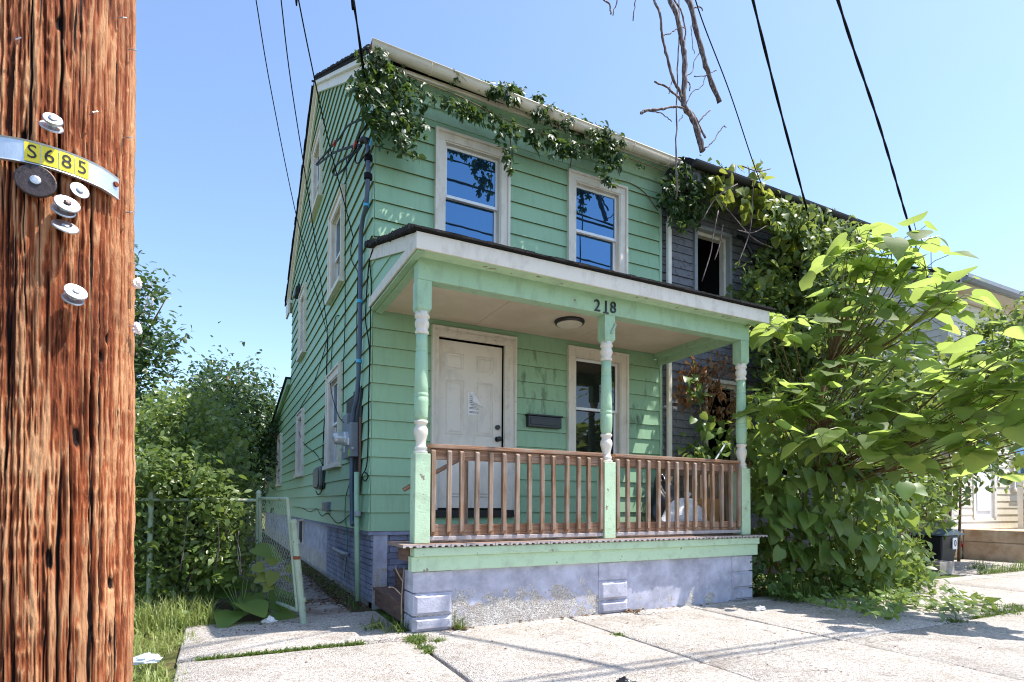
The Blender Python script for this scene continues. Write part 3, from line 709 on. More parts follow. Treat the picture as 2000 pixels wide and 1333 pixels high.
# block base
base = MB().box(.05, 4.12, -1.540, -1.36, -.1, .5245).build('base_wall', 'lavender_wall', porch)
def pier(x0, x1, side=False):
    zz = [.0, .135, .335, .5235]
    for a, b in zip(zz, zz[1:]):
        m = MB(); o = -1.552; m.box(x0, x1, o, -1.30, a+.006, b-.006)
        i = .035; f0 = o-.026    # raised rock-panel face
        A = [(x0+.012, a+.018), (x1-.012, a+.018), (x1-.012, b-.018), (x0+.012, b-.018)]; B = [(x0+i, a+i), (x1-i, a+i), (x1-i, b-i), (x0+i, b-i)]
        if b < .5:
            for k in range(4):
                q = (k+1) % 4; m.poly([(A[k][0], o-.001, A[k][1]), (A[q][0], o-.001, A[q][1]), (B[q][0], f0, B[q][1]), (B[k][0], f0, B[k][1])])
            m.poly([(p[0], f0, p[1]) for p in B])
        m.build('block', 'lavender_block', base, bevel=.006)
pier(.015, .375); pier(1.955, 2.315); pier(3.835, 4.165)
# steps sunk in the left end of the porch
stp = thing('steps', 'brown wooden steps tucked into the left end of the porch', 'steps', (.3, -.5, 0))
for k in range(3):
    z = .19*(k+1); xx = .06+.22*k
    MB().box(xx-.02, xx+.26, -1.12, -.03, z-.03, z).build('tread', 'step_wood', stp, bevel=.004)
    MB().box(xx, xx+.025, -1.11, -.04, z-.19+(.002 if k else 0), z-.0305).build('riser', 'step_wood', stp)
MB().box(.545, .56, -1.11, -.04, .572, .733).build('riser', 'step_wood', stp)
hr = thing('handrail', 'sloping brown handrail beside the porch steps by the door', 'handrail', (.4, -1.08, .9))
MB().tube([(.06, -1.08, 1.235), (.72, -1.08, 1.60)], .021, 12).build('rail', 'rail_wood_h', hr, smooth=False)
MB().box(.645, .705, -1.11, -1.05, .762, 1.555).build('newel', 'rail_wood', hr, bevel=.004)
# posts
def post(xc, z_top):
    yc = -1.483; r = .07
    m = MB(); m.box(xc-r, xc+r, yc-r, yc+r, .762, 1.545); o = m.build('post', 'green_rim', porch, bevel=.006)
    pw = [(.066, 1.5455), (.066, 1.562), (.050, 1.575), (.056, 1.585), (.058, 1.60), (.046, 1.612), (.043, 1.63), (.046, 1.66), (.056, 1.70), (.064, 1.735), (.060, 1.765), (.048, 1.785), (.046, 1.80), (.056, 1.81), (.062, 1.825), (.058, 1.838)]
    MB().lathe(pw, (xc, yc), 24).build('turned_base', 'cream_trim', o, smooth=True)
    pg = [(.050, 1.8382), (.058, 1.87), (.062, 1.93), (.0625, 2.00), (.0625, 2.04), (.057, 2.045), (.0625, 2.052), (.0625, 2.075), (.057, 2.08), (.0615, 2.088), (.060, 2.15), (.057, 2.30), (.0535, 2.44), (.048, 2.445), (.053, 2.452), (.053, 2.475), (.048, 2.48), (.052, 2.488), (.050, 2.60)]
    MB().lathe(pg, (xc, yc), 24).build('turned_shaft', 'green_wood', o, smooth=True)
    pt = [(.052, 2.6005), (.060, 2.61), (.062, 2.625), (.052, 2.64), (.050, 2.65), (.058, 2.665), (.065, 2.69), (.062, 2.715), (.052, 2.73), (.056, 2.742), (.066, 2.75), (.066, 2.77), (.056, 2.785), (.062, 2.80)]
    MB().lathe(pt, (xc, yc), 24).build('turned_cap', 'cream_trim', o, smooth=True)
    m = MB(); m.box(xc-.066, xc+.066, yc-.066, yc+.066, 2.82, z_top); i = m.pts([(xc-.045, yc-.045, 2.785), (xc+.045, yc-.045, 2.785), (xc+.045, yc+.045, 2.785), (xc-.045, yc+.045, 2.785)])
    for k in range(4): m.f.append([k, (k+1) % 4, i+(k+1) % 4, i+k])
    m.build('post_head', 'green_wood', o, bevel=.004)
    return o
post(.093, 3.069); pm = post(2.092, 3.069); post(4.07, 3.069)
cl = MB(lambda x, y, z: (2.13+(x*math.cos(.5)+z*math.sin(.5)), y, 2.93+(-x*math.sin(.5)+z*math.cos(.5)))); cl.box(-.013, .013, -1.566, -1.5495, -.06, .06); cl.build('hinge_plate', 'galv_green', pm, bevel=.003)
# railings
def railing(x0, x1, n, y=-1.483):
    r = MB().box(x0, x1, y-.055, y+.045, 1.598, 1.636).build('railing', 'rail_wood_h', porch, bevel=.006)
    MB().box(x0, x1, y-.028, y+.01, 1.502, 1.5975).build('upper_rail', 'rail_wood_h', r, bevel=.004)
    MB().box(x0, x1, y-.028, y+.01, .822, .925).build('bottom_rail', 'rail_wood_h', r, bevel=.004)
    MB().box(x0, x1, y-.05, y+.03, .785, .8215).build('sleeper', 'deck_end', r, bevel=.004)
    m = MB(); w = .019; y0, y1 = y-.068, y-.0285
    m.extrude([(y0, .86), (y1, .83), (y1, 1.597), (y0, 1.57)], 'x', -w, w); me = m.mesh('baluster'); me.materials.append(MATS['rail_wood'])
    for k in range(n):
        o = bpy.data.objects.new('baluster', me); xx = x0+.035+(x1-x0-.07)*k/(n-1)+random.uniform(-.005, .005)
        attach(o, r); o.location = (xx, 0, 0); o.rotation_euler = (0, random.uniform(-.006, .006), 0)
        bv = o.modifiers.new('bevel', 'BEVEL'); bv.width = .003; bv.segments = 1
railing(.165, 2.02, 14); railing(2.164, 3.998, 14)
r = MB().box(4.03, 4.115, -1.41, -.03, 1.598, 1.636).build('railing', 'rail_wood_h', porch, bevel=.006)
r['label'] = 'side railing at the right end of the porch'
MB().box(4.05, 4.09, -1.41, -.03, 1.50, 1.5975).build('upper_rail', 'rail_wood_h', r); MB().box(4.05, 4.09, -1.41, -.03, .83, .925).build('bottom_rail', 'rail_wood_h', r)
for k in range(10): MB().box(4.0915, 4.128, -1.36+k*.14, -1.322+k*.14, .81, 1.59).build('baluster', 'rail_wood', r)
# beam, fascia, roof
MB().box(.03, 4.135, PYF, -1.425, 3.07, 3.30).build('beam', 'green_wood', porch, bevel=.005)
MB().box(4.05, 4.135, -1.424, -.03, 3.10, 3.2545).build('beam', 'green_wood', porch, bevel=.005)
MB().box(4.0, 4.049, -1.424, -.03, 3.18, 3.2545).build('trim', 'green_wood', porch)
MB().box(.03, .10, -1.424, -.03, 3.215, 3.2545).build('trim', 'green_wood', porch)
for a, b in ((.035, 1.22), (1.226, 2.60), (2.606, 4.045)):
    MB().box(a, b, -1.424, -.022, 3.255, 3.27).build('ceiling_panel', 'ceiling_board', porch)
MB().box(-.02, 4.20, -1.735, -1.5535, 3.262, 3.285).build('soffit', 'green_rim', porch)
MB().box(-.05, 4.238, -1.755, -1.7355, 3.243, 3.388).build('fascia', 'cream_trim', porch, bevel=.004)
rp = MB(); rp.extrude([(-1.77, 3.389), (.02, 3.955), (.02, 3.975), (-1.775, 3.409)], 'x', -.075, 4.26); pr0 = rp.build('roof', 'shingle', porch)
q = -.08
rg = MB()
while q < 4.25:
    l = random.uniform(.05, .16); t_ = random.uniform(.0, .016); rg.box(q, q+l*.97, -1.790-random.uniform(0, .004), -1.74, 3.402-t_*.3, 3.416+t_*.5); q += l
rg.build('shingle_edge', 'shingle', pr0)
rg = MB(); q = -1.77
while q < -.02:
    l = random.uniform(.05, .14); z = 3.418+(q+1.775)*.3167; rg.box(-.09-random.uniform(0, .012), -.05, q, q+l*.97, z-.022, z+.008+random.uniform(0, .02)); q += l
rg.build('shingle_edge', 'shingle', pr0)
rk = MB(); rk.extrude([(-1.735, 3.385), (-.028, 3.926), (-.028, 3.79), (-1.735, 3.25)], 'x', -.05, -.03); rk.build('rake_board', 'old_white', porch, bevel=.003)
tri = MB(); tri.poly([(-.012, -1.70, 3.26), (-.012, -.02, 3.26), (-.012, -.02, 3.92)]); gable = tri.build('gable', 'green_paint', porch, recalc=False)
for k in range(3):
    za, zb = 3.33+k*.2, 3.53+k*.2; ya = lambda z: -1.74+(z-3.25)/.3167
    m = MB(); pl = [(ya(za), za), (-.024, za), (-.024, zb), (ya(zb), zb)] if ya(zb) < -.03 else [(ya(za), za), (-.024, za), (-.024, 3.79)]
    m.poly([(-.03+.012*(z-za)/.2, y, z) for y, z in pl]); m.poly([(-.03, ya(za), za), (-.03, -.024, za), (-.013, -.024, za), (-.013, ya(za), za)]); m.build('siding_board', 'green_paint', gable, recalc=False)
MB().box(-.04, -.012, -.0235, .0, 3.30, 3.8).build('trim', 'green_wood', porch)
lt = MB(); lt.extrude([(-1.735, 3.252), (-.03, 3.262), (-.03, 3.36), (-.6, 3.365), (-1.735, 3.345)], 'x', -.052, -.0305); lt.build('side_trim', 'old_white', porch, bevel=.004)
MB().box(-.03, .028, -1.72, -.03, 3.235, 3.2515).build('trim', 'green_wood', porch)
# porch light, house number
pl = thing('porch_light', 'round flush porch ceiling light with a black rim', 'light', (2.14, -.72, 3.24))
MB().lathe([(.175, 3.2545), (.178, 3.235), (.165, 3.215), (.150, 3.2145)], (2.14, -.70), 40).build('rim', 'black_metal', pl, smooth=False)
MB().lathe([(.150, 3.214), (.145, 3.208), (.05, 3.204)], (2.14, -.70), 40).build('lens', 'porch_lens', pl)
hn = thing('house_number', 'black metal house number on the green porch beam', 'house number', (2.07, PYF, 3.12))
def digit(ch, xc, zc, h):
    V, F = text_faces(ch, h*1.38); m = MB(); n = len(V)
    m.pts([(xc+v[0]*.95, PYF-.001, zc+v[1]) for v in V]); m.pts([(xc+v[0]*.95, PYF-.013, zc+v[1]) for v in V])
    for f in F: m.f.append([i+n for i in f]); m.f.append(f[::-1])
    edges = {}
    for f in F:
        for i in range(len(f)): edges[(f[i], f[(i+1) % len(f)])] = 1
    for (a, b) in edges:
        if (b, a) not in edges: m.f.append([a, b, b+n, a+n])
    if ch == '1': m.box(xc-.032, xc+.032, PYF-.0128, PYF-.0012, zc-h*.5-.004, zc-h*.5+.008)
    return m.build('digit', 'black_metal', hn, recalc=False)
dp = [PYp(1167, 598, PYF-.01), PYp(1184, 600, PYF-.01), PYp(1198, 602, PYF-.01)]
for ch, p in zip('218', dp): digit(ch, p[0], p[2], .125)

# things on the porch
bag = thing('trash_bag', 'full white plastic trash bag with red print behind the porch railing', 'trash bag', (3.72, -.95, .762))
def blob(c, rad, seed, n=26, crumple=.12, top=.35):
    rg_ = np.random.default_rng(seed); m = MB(); rows = []; ph = rg_.uniform(0, 6.28, 12); am = rg_.uniform(.3, 1, 12)
    for i in range(n+1):
        a = math.pi*i/n; row = []
        for k in range(n*2):
            b = math.pi*k/n
            d = 1+crumple*sum(am[j]*math.sin((j % 5+2)*b+(j//3+1)*2.3*a+ph[j]) for j in range(12))/3
            z = -math.cos(a); zz = z if z > -.55 else -.55+(z+.55)*.15
            s = math.sin(a)*(1-.25*max(0, z))
            row.append((c[0]+rad[0]*s*math.cos(b)*d, c[1]+rad[1]*s*math.sin(b)*d, c[2]+rad[2]*(zz*(d if z > 0 else 1)+.62)))
        rows.append(m.pts(row))
    nn = n*2
    for q, w in zip(rows, rows[1:]):
        for k in range(nn): m.f.append([q+k, q+(k+1) % nn, w+(k+1) % nn, w+k])
    return m
blob((3.70, -.95, .762), (.36, .22, .26), 3, crumple=.10).build('bag', 'plastic_bag', bag, smooth=True)
m = MB(); m.tube([(3.70, -.95, 1.15), (3.71, -.95, 1.20), (3.74, -.94, 1.25)], [.06, .025, .05], 10); m.build('tied_neck', 'plastic_bag', bag, smooth=True)
bag2 = thing('trash_bag', 'black plastic trash bag behind the white one on the porch', 'trash bag', (3.82, -.42, .762))
blob((3.80, -.42, .762), (.25, .26, .44), 8, crumple=.14).build('bag', 'black_bag', bag2, smooth=True)
bx = thing('wooden_crate', 'open brown wooden crate in the right corner of the porch', 'crate', (3.93, -1.12, .762))
for (a, b, c, d) in ((3.84, 4.02, -1.24, -1.225), (3.84, 4.02, -1.02, -1.005), (3.84, 3.855, -1.2245, -1.0205), (4.005, 4.02, -1.2245, -1.0205)):
    MB().box(a, b, c, d, .763, 1.19).build('panel', 'cardboard', bx, bevel=.003)
br = thing('broom', 'white broom handle leaning against the porch side railing', 'broom', (3.75, -.5, .77))
MB().tube([PYp(1366, 948, -.62), PYp(1418, 866, -.62)], .012, 8).build('handle', 'white_stick', br)
MB().tube([PYp(1366, 948, -.62), PYp(1352, 972, -.62)], [.02, .05], 8).build('bristles', 'black_bag', br)
br = thing('mop', 'short white stick hanging inside the porch railing by the right post', 'stick', (4.0, -.9, 1.3))
MB().tube([PYp(1403, 915, -1.0), PYp(1405, 950, -1.0), PYp(1404, 958, -1.0)], [.009, .009, .016], 8).build('handle', 'white_stick', br)

# ------------------------------------------------------------------ utilities on the side wall
mst = thing('service_mast', 'grey electrical conduit with weatherhead running up the house corner', 'conduit', (-.07, .36, 2.2))
path = [(-.07, .02, 5.15), (-.07, .0, 4.93), (-.07, .0, 4.72), (-.07, .08, 4.46), (-.065, .27, 4.37), (-.06, .38, 4.18), (-.06, .36, 3.62), (-.06, .36, 2.9), (-.065, .43, 2.38), (-.075, .55, 2.20), (-.075, .60, 2.06)]
MB().tube(curve_pts(path, 6), .026, 10).build('conduit', 'pvc_grey', mst, smooth=True)
MB().tube([(-.07, .02, 5.10), (-.08, .03, 5.16), (-.11, .05, 5.18), (-.145, .08, 5.15)], [.03, .038, .038, .032], 10).build('weatherhead', 'bin_black', mst, smooth=True)
for z in (4.95, 4.74): MB().tube([(-.07, .0, z-.035), (-.07, .0, z-.03), (-.07, .0, z+.03), (-.07, .0, z+.035)], [.03, .045, .045, .03], 10).build('coupling', 'black_cable', mst)
for (y, z) in ((.36, 3.45), (.36, 2.75), (.08, 4.46)): MB().tube([(-.065, y, z-.02), (-.065, y, z+.02)], .034, 10).build('clamp', 'blue_clip', mst)
mt = thing('electric_meter', 'grey electric meter box on the green side wall near the corner', 'meter', (-.05, .7, 1.65))
MB().box(-.115, -.03, .50, .88, 1.655, 2.06).build('box', 'meter_grey', mt, bevel=.006)
MB().box(-.09, -.03, .885, 1.18, 1.66, 2.22).build('rear_box', 'meter_grey', mt, bevel=.006)
m = MB(); m.disc((-.114, .72, 1.88), (-1, 0, 0), .088, .05); m.disc((-.16, .72, 1.88), (-1, 0, 0), .075, .11, dome=.012); m.build('meter_dial', 'meter_glass', mt, smooth=False)
m = MB(); m.box(-.125, -.1155, .60, .66, 1.80, 1.88); m.build('label_plate', 'sign_label', mt)
MB().tube([(-.10, .515, 1.75), (-.10, .46, 1.75)], .014, 8).build('lock', 'steel_nail', mt)
MB().box(-.119, -.1155, .58, .63, 1.665, 1.74).build('seal_tag', 'lime_tag', mt)
MB().box(-.094, -.0905, .95, 1.05, 1.74, 1.86).build('label_plate', 'sign_label', mt)
MB().tube(curve_pts([(-.075, .62, 1.66), (-.08, .60, 1.3), (-.07, .60, 1.0), (-.08, .53, .86), (-.06, .40, .90), (-.03, .36, 1.0)], 6), .026, 10).build('lower_conduit', 'pvc_grey', mt, smooth=True)
bp = thing('mounting_board', 'black tar board behind the electric meter on the green wall', 'board', (-.02, .6, 1.2))
MB().box(-.029, -.021, .36, .82, 1.24, 2.47).build('panel', 'black_panel', bp); MB().box(-.029, -.021, .8205, 1.25, 2.06, 2.42).build('panel', 'black_panel', bp)
MB().box(-.05, -.0295, .345, .375, 1.2, 2.1).build('batten', 'step_wood', bp)
ds = thing('downspout', 'pale green pipe standing against the side wall corner', 'pipe', (-.08, .1, 0))
MB().tube([(-.085, .15, .02), (-.085, .24, .75), (-.085, .30, 1.46)], .030, 10).build('pipe', 'green_wood', ds, smooth=True)
MB().tube([(-.084, .205, .96), (-.084, .215, 1.01)], .037, 10).build('bracket', 'tan_metal', ds)
tb = thing('telephone_box', 'rounded dark grey telephone box low on the green side wall', 'utility box', (-.05, 3.2, 1.35))
m = MB(lambda x, y, z: (x, y, z)); m.extrude([(2.93, 1.37), (2.93, 1.62), (3.0, 1.68), (3.45, 1.68), (3.52, 1.62), (3.52, 1.37), (3.45, 1.32), (3.0, 1.32)], 'x', -.10, -.021); m.build('case', 'telecom_grey', tb, bevel=.02)
m = MB(); m.extrude([(2.97, 1.40), (2.97, 1.60), (3.03, 1.65), (3.42, 1.65), (3.48, 1.60), (3.48, 1.40), (3.42, 1.345), (3.03, 1.345)], 'x', -.125, -.1005); m.build('cover', 'telecom_grey', tb, bevel=.015)
jb = thing('cable_box', 'small grey cable box under the telephone box at siding bottom', 'utility box', (-.05, 2.6, 1.0))
MB().box(-.075, -.021, 2.42, 2.85, .98, 1.12).build('case', 'meter_grey', jb, bevel=.008); MB().box(-.085, -.0755, 2.5, 2.77, .995, 1.105).build('cover', 'telecom_grey', jb, bevel=.004)
pv = thing('drain_pipe', 'short grey pipe stub along the lavender foundation', 'pipe', (-.02, 1.5, .46))
MB().tube([(.03, 2.0, .47), (-.03, 2.0, .47), (-.04, 1.96, .468), (-.04, 1.15, .455), (-.01, 1.10, .455)], .028, 10).build('pipe', 'tan_metal', pv, smooth=True)
vt = thing('vent_hood', 'small black vent hood high on the rear part of the side wall', 'vent', (-.05, 7.3, 5.2))
va = PX(583, 570, -.03)
m = MB(); m.extrude([(-.022, va[2]-.12), (-.022, va[2]+.14), (-.10, va[2]+.05), (-.11, va[2]-.12)], 'y', va[1]-.15, va[1]+.15); m.build('hood', 'black_panel', vt, bevel=.01)

def wire(name, label, pts, r, cat='cable', mat='black_cable', twist=False, n=8, group=None):
    P = curve_pts(pts, n)
    o = MB()
    if not twist: o.tube(P, r, 6)
    else:
        L = np.cumsum([0]+[np.linalg.norm(P[i+1]-P[i]) for i in range(len(P)-1)]); fine = []
        for s_ in np.arange(0, L[-1], .035):
            i = min(np.searchsorted(L, s_, 'right')-1, len(P)-2); u = (s_-L[i])/max(1e-6, L[i+1]-L[i]); fine.append((P[i]*(1-u)+P[i+1]*u, s_))
        for ph in (0, math.pi):
            o.tube([p+np.array([math.cos(s_*5+ph), math.sin(s_*5+ph)*.7, math.sin(s_*5+ph)*.7])*r*.75 for p, s_ in fine], r, 6)
    ob = o.build(name, mat, None, smooth=True); return tag(ob, label, cat, group)
A1 = PX(640, 655, -.03)
def drop(A, ends, t):    # from wall point A out through image points at given distances, running on beyond the frame
    P = [A]+[PD(x, y, tt) for (x, y), tt in zip(ends, t)]; e = P[-1]+(P[-1]-P[-2])*.35; return P+[e, (e+np.array([-1.78, -4.9, 8.4]))/2+np.array([0, 0, -.05]), np.array([-1.78, -4.78, 8.4])]
dA = depth_of(A1)
wire('telephone_wire', 'leftmost thin black wire running down to the side wall', drop(A1, [(583, 440), (530, 180), (500, 0)], [7.6, 6.4, 5.6]), .0055)
wire('telephone_wire', 'second thin black wire ending at the same wall bracket', drop(A1+np.array([0, -.03, .03]), [(605, 400), (568, 160), (549, 0)], [7.6, 6.4, 5.6]), .006)
A2 = PX(690, 464, -.03)
wire('telephone_wire', 'third black wire hooked to the wall beside the conduit', drop(A2, [(640, 270), (605, 110), (583, 0)], [6.6, 5.9, 5.4]), .007)
A3 = PX(716, 225, -.09)
wire('service_drop', 'thick twisted service cable dropping to the house corner mast', drop(A3, [(712, 160), (702, 80), (690, 0)], [6.3, 5.9, 5.5]), .009, twist=True)
wl_ = thing('service_loops', 'black looped service cables with red caps at the weatherhead', 'cable', (-.1, .3, 5.2))
w1 = [PX(716, 225, -.09), PX(708, 233, -.12), PX(690, 240, -.14), PX(676, 250, -.15), PX(662, 272, -.15), PX(652, 281, -.15)]
MB().tube(curve_pts(w1, 6), .012, 6).build('cable', 'black_cable', wl_, smooth=True)
w2 = [PX(652, 281, -.15), PX(635, 302, -.16), PX(619, 320, -.16), PX(622, 321, -.16), PX(650, 300, -.15), PX(690, 286, -.13), PX(706, 284, -.12)]
MB().tube(curve_pts(w2, 6), .014, 6).build('cable', 'black_cable', wl_, smooth=True)
w3 = [PX(717, 228, -.09), PX(716, 245, -.10), PX(704, 262, -.12), PX(698, 279, -.13)]
MB().tube(curve_pts(w3, 6), .012, 6).build('cable', 'black_cable', wl_, smooth=True)
w4 = [PX(698, 283, -.13), PX(688, 300, -.14), PX(660, 320, -.15), PX(650, 336, -.16), PX(656, 342, -.16), PX(672, 330, -.15), PX(688, 305, -.13), PX(704, 286, -.12)]
MB().tube(curve_pts(w4, 6), .014, 6).build('cable', 'black_cable', wl_, smooth=True)
w5 = [PX(706, 286, -.12), PX(697, 300, -.13), PX(694, 315, -.13), PX(700, 319, -.13), PX(712, 305, -.11), PX(722, 296, -.09)]
MB().tube(curve_pts(w5, 6), .009, 6).build('cable', 'black_cable', wl_, smooth=True)
for q, r_ in ((PX(654, 280, -.15), .026), (PX(695, 283, -.13), .03)):
    MB().tube([q+np.array([0, -.05, 0]), q, q+np.array([0, .05, -.01])], [r_*.7, r_, r_*.8], 8).build('splice_cap', 'red_cap', wl_)
MB().tube(curve_pts([PX(735, 246, -.02), PX(730, 262, -.05), PX(722, 285, -.08)], 4), .012, 8).build('tape', 'blue_clip', wl_)
wire('telephone_cable', 'black cable hanging from the bracket and looping down the side wall', [PX(640, 655, -.03), PX(632, 690, -.028), PX(611, 752, -.028), PX(590, 790, -.028), PX(580, 815, -.028), PX(582, 840, -.028), PX(595, 868, -.028), PX(615, 885, -.028), PX(627, 902, -.03), PX(630, 915, -.06)], .006)
wire('telephone_cable', 'straight black cable dropping into the telephone box', [PX(640, 662, -.03), PX(638, 720, -.028), PX(637, 790, -.028), PX(633, 830, -.028), PX(631, 880, -.03), PX(630, 950, -.11), PX(622, 966, -.08), PX(617, 960, -.08)], .009)
wire('wall_cable', 'short hooked black cable that starts beside the upper window', [PX(662, 616, -.025), PX(655, 622, -.028), PX(650, 660, -.028), PX(646, 730, -.028), PX(648, 770, -.05), PX(661, 812, -.08), PX(672, 826, -.09)], .006)
wire('wall_cable', 'long straight black cable beside the side window casings', [PX(677, 305, -.025), PX(675, 400, -.028), PX(674, 500, -.06), PX(674, 620, -.03), PX(671, 720, -.05), PX(670, 806, -.06)], .006)
wire('wall_cable', 'thin black cable from the wire hook along the conduit', [PX(690, 466, -.03), PX(685, 490, -.03), PX(688, 512, -.03), PX(698, 530, -.03), PX(699, 545, -.03), PX(697, 620, -.03), PX(697, 720, -.03), PX(694, 780, -.04)], .006)
wire('corner_cable', 'black cable hanging from the porch roof at the house corner', [PX(730, 483, -.05), PX(724, 500, -.05), PX(719, 530, -.03), PX(714, 620, -.03), PX(719, 660, -.03), PX(722, 700, -.03), PX(720, 780, -.03), PX(719, 860, -.03), PX(716, 910, -.04), PX(707, 930, -.05), PX(713, 940, -.05), PX(719, 930, -.05), PX(712, 922, -.05)], .007)
wire('corner_cable', 'second black cable beside it at the porch roof corner', [PX(729, 484, -.06), PX(722, 510, -.05), PX(724, 535, -.04), PX(726, 560, -.035), PX(724, 600, -.035), PX(723, 680, -.035), PX(722, 720, -.035)], .006)
wire('ground_wire', 'thin green ground wire running down the foundation to the soil', [PX(684, 895, -.08), PX(687, 930, -.06), PX(676, 968, -.03), PX(674, 1010, -.03), PX(679, 1050, -.02), PX(676, 1100, -.02), PX(672, 1130, -.02)], .006, mat='green_wire')
wire('low_cable', 'thin black cable strung along the bottom of the side siding', [PX(574, 990, -.03), PX(590, 993, -.03), PX(605, 1000, -.03), PX(618, 994, -.03), PX(628, 1008, -.03), PX(640, 1003, -.03), PX(660, 1022, -.03), PX(690, 1000, -.03)], .005)
# right-hand wires
wire('service_drop', 'twisted black cable descending to the dark grey house', [PYp(1592, 470, -.42), PD(1560, 350, 7.9), PD(1520, 200, 7.0), PD(1485, 60, 6.3), PD(1463, -30, 6.0), PD(1430, -160, 5.6), np.array([.5, -3.7, 7.6]), np.array([-1.7, -4.8, 8.3])], .011, twist=True)
wire('service_drop', 'rightmost twisted black cable descending to the yellow house', [PYp(1828, 590, .27), PYp(1803, 520, .0), PD(1778, 450, 12.0), PD(1722, 260, 10.0), PD(1665, 90, 8.8), PD(1633, -10, 8.2), PD(1600, -110, 7.8), np.array([1.5, -3.2, 8.2]), np.array([-1.7, -4.8, 8.5])], .015, twist=True)
wire('telephone_wire', 'thin black wire passing behind the dead vines to the grey house', [PYp(1495, 380, -.42), PD(1470, 315, 8.0), PD(1425, 180, 7.3), PD(1375, 50, 6.7), PD(1352, -20, 6.4), PD(1330, -90, 6.2), np.array([0, -3.9, 7.8]), np.array([-1.7, -4.8, 8.2])], .007)

wire('street_cable', 'thick upper overhead cable strung along the street beside the pole', [(-30, -4.98, 8.3), (-1.7, -4.98, 8.1), (14, -5.02, 7.9), (40, -4.98, 8.3)], .028)
wire('street_cable', 'thinner lower overhead cable strung along the street beside the pole', [(-30, -4.60, 7.3), (-1.7, -4.62, 7.0), (14, -4.66, 6.8), (40, -4.6, 7.3)], .02)
# ------------------------------------------------------------------ utility pole
PC = np.array([-1.78, -4.914]); PR = .15
pole = thing('utility_pole', 'weathered reddish brown wooden utility pole with metal tags in the foreground', 'utility pole', (PC[0], PC[1], 0))
def vnoise(nu, nv, U, V, seed, wrap=True):
    rg_ = np.random.default_rng(seed); G = rg_.random((nu, nv+2)); u = (U % 1)*nu; v = np.clip(V, 0, .9999)*nv
    i = np.floor(u).astype(int); j = np.floor(v).astype(int); fu = u-i; fv = v-j; fu = fu*fu*(3-2*fu); fv = fv*fv*(3-2*fv)
    i0 = i % nu; i1 = (i+1) % nu
    return (G[i0, j]*(1-fu)+G[i1, j]*fu)*(1-fv)+(G[i0, j+1]*(1-fu)+G[i1, j+1]*fu)*fv
NT_ = 600; zs = np.concatenate([np.linspace(-.3, .45, 40)[:-1], np.linspace(.45, 2.35, 720), np.linspace(2.35, 9.5, 120)[1:]]); NZ = len(zs)
TH, ZZ = np.meshgrid(np.linspace(0, 1, NT_, endpoint=False), zs, indexing='ij'); zn = np.clip((ZZ-.3)/2.2, 0, 1)
disp = np.zeros_like(TH); crack = np.zeros_like(TH)
warp = TH+.004*(vnoise(12, 9, TH, zn, 21)-.5)+.002*(vnoise(30, 30, TH, zn, 22)-.5)
rid = lambda a, b, sd: 1-np.abs(2*vnoise(a, b, warp, zn, sd)-1)
f1, f2, f3 = rid(120, 6, 1), rid(260, 16, 2), rid(300, 70, 3)
disp += .0060*(f1-.6)+.0050*(f2-.6)+.0034*(f3-.6)+.006*(vnoise(22, 5, TH, zn, 4)-.5)
rg_ = np.random.default_rng(5)
for k in range(210):
    long_ = k < 30
    t0 = rg_.random(); zc = rg_.uniform(.3, 2.5); L = rg_.uniform(.10, .55)*(3.2 if long_ else 1); w = rg_.uniform(.0009, .0022)*(1.75 if long_ else 1); dep = rg_.uniform(.004, .008)*(1.9 if long_ else 1)
    a1, a2, p1, p2 = rg_.uniform(.001, .004), rg_.uniform(.0005, .002), rg_.uniform(0, 6), rg_.uniform(0, 6)
    wob = t0+a1*np.sin(zs*rg_.uniform(2, 6)+p1)+a2*np.sin(zs*rg_.uniform(12, 25)+p2)+.0006*np.sin(zs*70+p1); amp = np.clip(1-((zs-zc)/(L/2))**2, 0, 1)**.5*(.55+.45*np.sin(zs*rg_.uniform(6, 18)+p2)**2)
    dt = np.abs(TH-wob[None, :]); dt = np.minimum(dt, 1-dt); gk = np.exp(-(dt/w)**2)*amp[None, :]
    disp -= gk*dep; crack = np.maximum(crack, gk*min(1, dep/.006))
for k in range(60):      # gaff holes and gouges
    t0, z0_ = rg_.random(), rg_.uniform(.5, 2.3); w, h = rg_.uniform(.002, .006), rg_.uniform(.006, .020); sk = rg_.uniform(-.12, .12)
    dt = np.abs(TH-t0-sk*(ZZ-z0_)+.004*(f2-.5)); dt = np.minimum(dt, 1-dt); gk = np.exp(-(dt/w)**2*(1.4-f1)-(np.abs(ZZ-z0_+.006*(f3-.5))/h)**3); disp -= gk*.008; crack = np.maximum(crack, gk*.8)
tone = np.clip(.5+(f1-.6)*.7+(f2-.6)*.7+(f3-.6)*.5, 0, 1)
disp -= .0085
Rr = PR+disp+np.where(ZZ > 2.4, -(ZZ-2.4)*.004, 0)
Vp = np.stack([PC[0]+Rr*np.cos(TH*2*np.pi), PC[1]+Rr*np.sin(TH*2*np.pi), ZZ], -1).reshape(-1, 3)
ii, jj = np.meshgrid(np.arange(NT_), np.arange(NZ-1), indexing='ij'); i2 = (ii+1) % NT_
Fp = np.stack([ii*NZ+jj, i2*NZ+jj, i2*NZ+jj+1, ii*NZ+jj+1], -1).reshape(-1, 4)
me = np_mesh('shaft', Vp, Fp, 'pole_wood'); at2 = me.attributes.new('tone', 'FLOAT', 'POINT'); at2.data.foreach_set('value', tone.ravel().astype(np.float32)); at_ = me.attributes.new('crack', 'FLOAT', 'POINT'); at_.data.foreach_set('value', crack.ravel().astype(np.float32)); me.shade_smooth()
attach(bpy.data.objects.new('shaft', me), pole)
